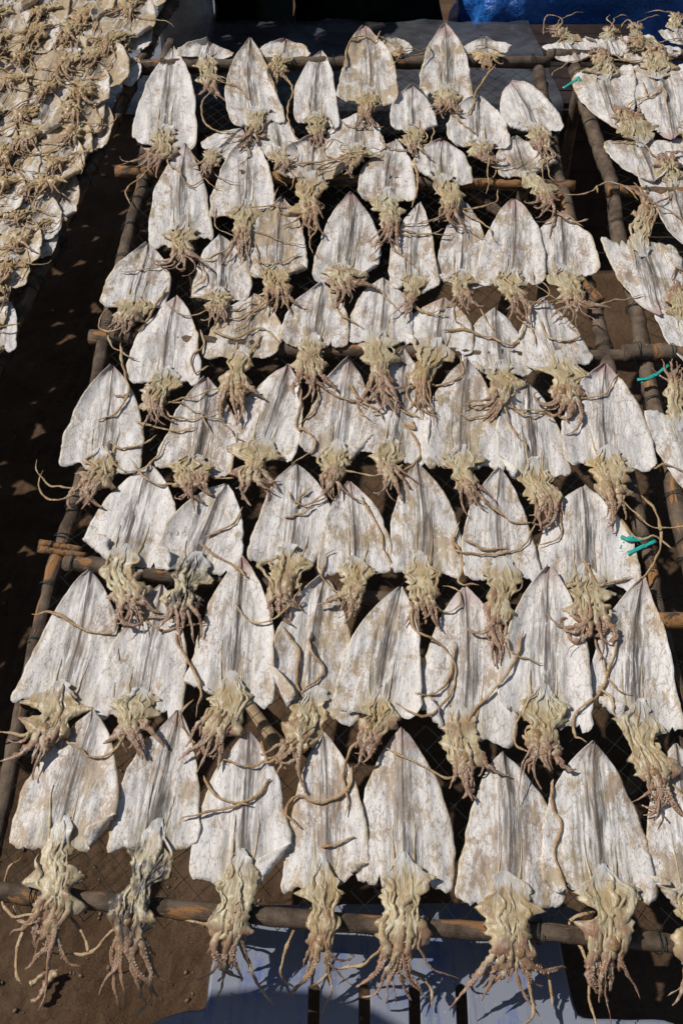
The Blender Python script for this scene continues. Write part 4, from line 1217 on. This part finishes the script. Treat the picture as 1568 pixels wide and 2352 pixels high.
def scrap(label, pts, r, seed):
    P = [PZ(x, y, .012) for x, y in pts]
    root = P[0].copy()
    v, f, uv = tube(catmull([p - root for p in P], 22), lambda f: r * (1 - .6 * f) * (1 + .5 * n1(f * 9, seed)), 7, Vector((0, 0, 1)), .6, .8, seed, 130)
    o = obj('squid_scrap', mesh('squid_scrap', v, f, [M_ARM], uv))
    o.location = root
    o['ink'], o['warm'] = 0.0, 0.1
    tag(o, label, 'squid scrap', 'dried squid scraps dropped on the soil')
scrap('forked pale squid scrap on the soil at the bottom left corner', [(128, 2232), (108, 2258), (92, 2290), (72, 2300)], .009, 2.0)
scrap('short curled squid scrap just above the forked one on the bottom left soil', [(70, 2262), (100, 2238), (134, 2228)], .006, 5.0)

# ------------------------------------------------------------------ added canopy on a pole, out of view, to cast shade across the stool
def added_parasol():
    c = PZ(630, 2302, .42) + Vector((0, -.40, 0))
    c = c - SUN_DIR * ((1.75 - .42) / -SUN_DIR.z)
    root = thing('added_parasol', 'round canopy on a pole, added out of view at left to shade the stool', 'added_parasol', (c.x, c.y, 0))
    R, n = .42, 32
    V, F = [Vector((0, 0, 1.90))], []
    for j in range(1, 5):
        for i in range(n):
            a = 2 * math.pi * i / n
            sag = .012 * abs(math.sin(a * 4)) * j / 4
            V.append(Vector((math.cos(a) * R * j / 4, math.sin(a) * R * j / 4, 1.90 - .15 * (j / 4) ** 1.15 - sag)))
    F += [(0, 1 + i, 1 + (i + 1) % n) for i in range(n)]
    for j in range(3):
        for i in range(n):
            a, b = 1 + j * n, 1 + (j + 1) * n
            F.append((a + i, b + i, b + (i + 1) % n, a + (i + 1) % n))
    cv = obj('canopy', mesh('canopy', V, F, [mat_simple('faded_canvas', (0.30, 0.22, 0.14), (0.38, 0.29, 0.19), 12)]), root)
    cv.modifiers.new('cloth', 'SOLIDIFY').thickness = .002
    for i in range(8):
        a = math.pi * i / 4
        v, f, uv = tube([Vector((0, 0, 1.885)), Vector((math.cos(a) * R * .5, math.sin(a) * R * .5, 1.815)), Vector((math.cos(a) * R * .98, math.sin(a) * R * .98, 1.735))], lambda t: .004, 6)
        obj('rib', mesh('rib', v, f, [M_PLANK], uv), root)
    v, f, uv = tube([Vector((0, 0, -.03)), Vector((.004, 0, .9)), Vector((0, 0, 1.93))], lambda t: .013, 10, Vector((0, 1, 0)))
    o = obj('pole', mesh('pole', v, f, [M_BARK], uv), root)
    o['bare'] = .5
added_parasol()

# ------------------------------------------------------------------ things behind the racks
def lump(name, label, cat, c, s, mat, seed, folds=0.1, nu=40, nv=22, sq=3.0):
    """a full sack or bundle: superellipsoid with creases, sitting on the ground"""
    root_z = c.z - s.z
    V, F = [], []
    for j in range(nv + 1):
        ph = -math.pi / 2 + math.pi * j / nv
        for i in range(nu):
            th = 2 * math.pi * i / nu
            e = 2 / sq
            f = lambda q_: math.copysign(abs(q_) ** e, q_)
            d = Vector((f(math.cos(ph)) * f(math.cos(th)) * s.x, f(math.cos(ph)) * f(math.sin(th)) * s.y, f(math.sin(ph)) * s.z))
            n_ = d.normalized()
            a = folds * (n1(d.x * 5 + seed, d.y * 5, d.z * 5) + .6 * n1(d.x * 13 + seed, d.y * 13, d.z * 5) + .35 * abs(n1(d.x * 24 + seed, d.y * 24, d.z * 9)))
            V.append(d + n_ * a + Vector((0, 0, s.z)))
    for j in range(nv):
        for i in range(nu):
            i2 = (i + 1) % nu
            F.append((j * nu + i, j * nu + i2, (j + 1) * nu + i2, (j + 1) * nu + i))
    o = obj(name, mesh(name, V, F, [mat]))
    o.location = (c.x, c.y, root_z)
    return tag(o, label, cat)

def build_back():
    # low bench of planks, partly under polythene
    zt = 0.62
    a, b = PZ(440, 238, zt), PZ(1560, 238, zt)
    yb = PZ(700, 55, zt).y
    root = thing('plank_bench', 'brown plank bench behind the back bar, darkened to stand for shade, wrapped in polythene', 'bench', ((a.x + b.x) / 2, a.y, 0))
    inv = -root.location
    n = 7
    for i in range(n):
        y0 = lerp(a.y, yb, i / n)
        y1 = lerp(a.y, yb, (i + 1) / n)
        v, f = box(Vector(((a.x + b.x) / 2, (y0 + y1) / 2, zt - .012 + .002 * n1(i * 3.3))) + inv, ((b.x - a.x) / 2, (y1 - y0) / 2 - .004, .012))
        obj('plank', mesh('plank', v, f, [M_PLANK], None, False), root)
    for i in range(5):  # front boards added down to the ground, bench stretched right, to darken the gap
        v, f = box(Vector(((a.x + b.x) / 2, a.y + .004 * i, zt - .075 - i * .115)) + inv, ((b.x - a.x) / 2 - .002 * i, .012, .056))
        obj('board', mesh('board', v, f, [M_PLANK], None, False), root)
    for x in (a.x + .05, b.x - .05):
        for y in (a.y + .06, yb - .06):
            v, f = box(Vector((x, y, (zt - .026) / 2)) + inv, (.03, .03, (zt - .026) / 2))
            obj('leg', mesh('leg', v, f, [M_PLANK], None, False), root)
    # polythene sheet over the bench, hanging a little at its front
    def sheet(name, label, x0, x1, yf, yk, z, drop, mat, seed, nx=60, ny=40):
        V, F = [], []
        org = Vector(((x0 + x1) / 2, (yf + yk) / 2, z))
        for j in range(ny + 1):
            for i in range(nx + 1):
                x = lerp(x0, x1, i / nx)
                t = j / ny
                y = lerp(yf - drop, yk, t)
                zz = z
                if y < yf:
                    zz = z - (yf - y) * 1.0
                    y = yf - .012 - (yf - y) * .12
                zz += .010 * n1(x * 7, y * 5, seed) + .006 * n1(x * 17, y * 13, seed) + .012 * abs(n1(x * 3.3 + y * 2, y * 2, seed + 5))
                V.append(Vector((x, y, zz + .008)) - org)
        for j in range(ny):
            for i in range(nx):
                k_ = j * (nx + 1) + i
                F.append((k_, k_ + 1, k_ + nx + 2, k_ + nx + 1))
        o = obj(name, mesh(name, V, F, [mat]))
        o.location = org
        return tag(o, label, 'plastic sheet')
    sheet('polythene_sheet', 'crumpled clear polythene sheet spread over the darkened bench', a.x - .06, PZ(1290, 238, zt).x, a.y - .015, yb, zt, .10, M_POLY, 3)
    # grey polythene bag standing behind the left pole
    p = PZ(440, 30, .62)
    lump('polythene_bag', 'pale grey polythene bag standing at the left behind the back bar', 'bag', Vector((p.x - .02, yb + .14, .45)), Vector((.12, .12, .45)), M_BAG, 5.5, .05)
    y1 = yb + .22
    def atx(px):
        d = ray(px, 30)
        return CAM.x + d.x * (y1 - CAM.y) / d.y
    lump('shade_dark_sack', 'sack coloured near-black for the shade between the grey bag and the grey-green sack', 'sack', Vector((atx(560), y1 + .1, .5)), Vector((.16, .16, .5)), M_SACK, 2.0, .05)
    lump('green_sack', 'grey-green cloth sack behind the bench, shade put into its colour', 'sack', Vector((atx(630), y1 - .02, .46)), Vector((.085, .09, .46)), M_SACKG, 3.0, .04)
    lump('shade_dark_bundle', 'broad bundle coloured black for the shade behind the middle of the bench', 'sack', Vector((atx(850), y1 + .14, .48)), Vector((.34, .2, .48)), M_SACK, 9.0, .07)
    # blue tarpaulin bundle on the right
    lump('blue_tarpaulin', 'crumpled bright blue tarpaulin bundle at the top right', 'tarpaulin', Vector((atx(1345), y1 + .12, .42)), Vector((.56, .30, .42)), M_TARP, 14.0, .085, 120, 60, 4.0)
    # grey ground sheet far left
    sheet('ground_sheet', 'grey plastic sheet lying below the back of the left rack', PZ(60, 40, .1).x - .3, PZ(400, 40, .1).x + .22, PZ(400, 250, .06).y, PZ(400, -140, .06).y, .05, .02, M_POLYG, 8)
build_back()
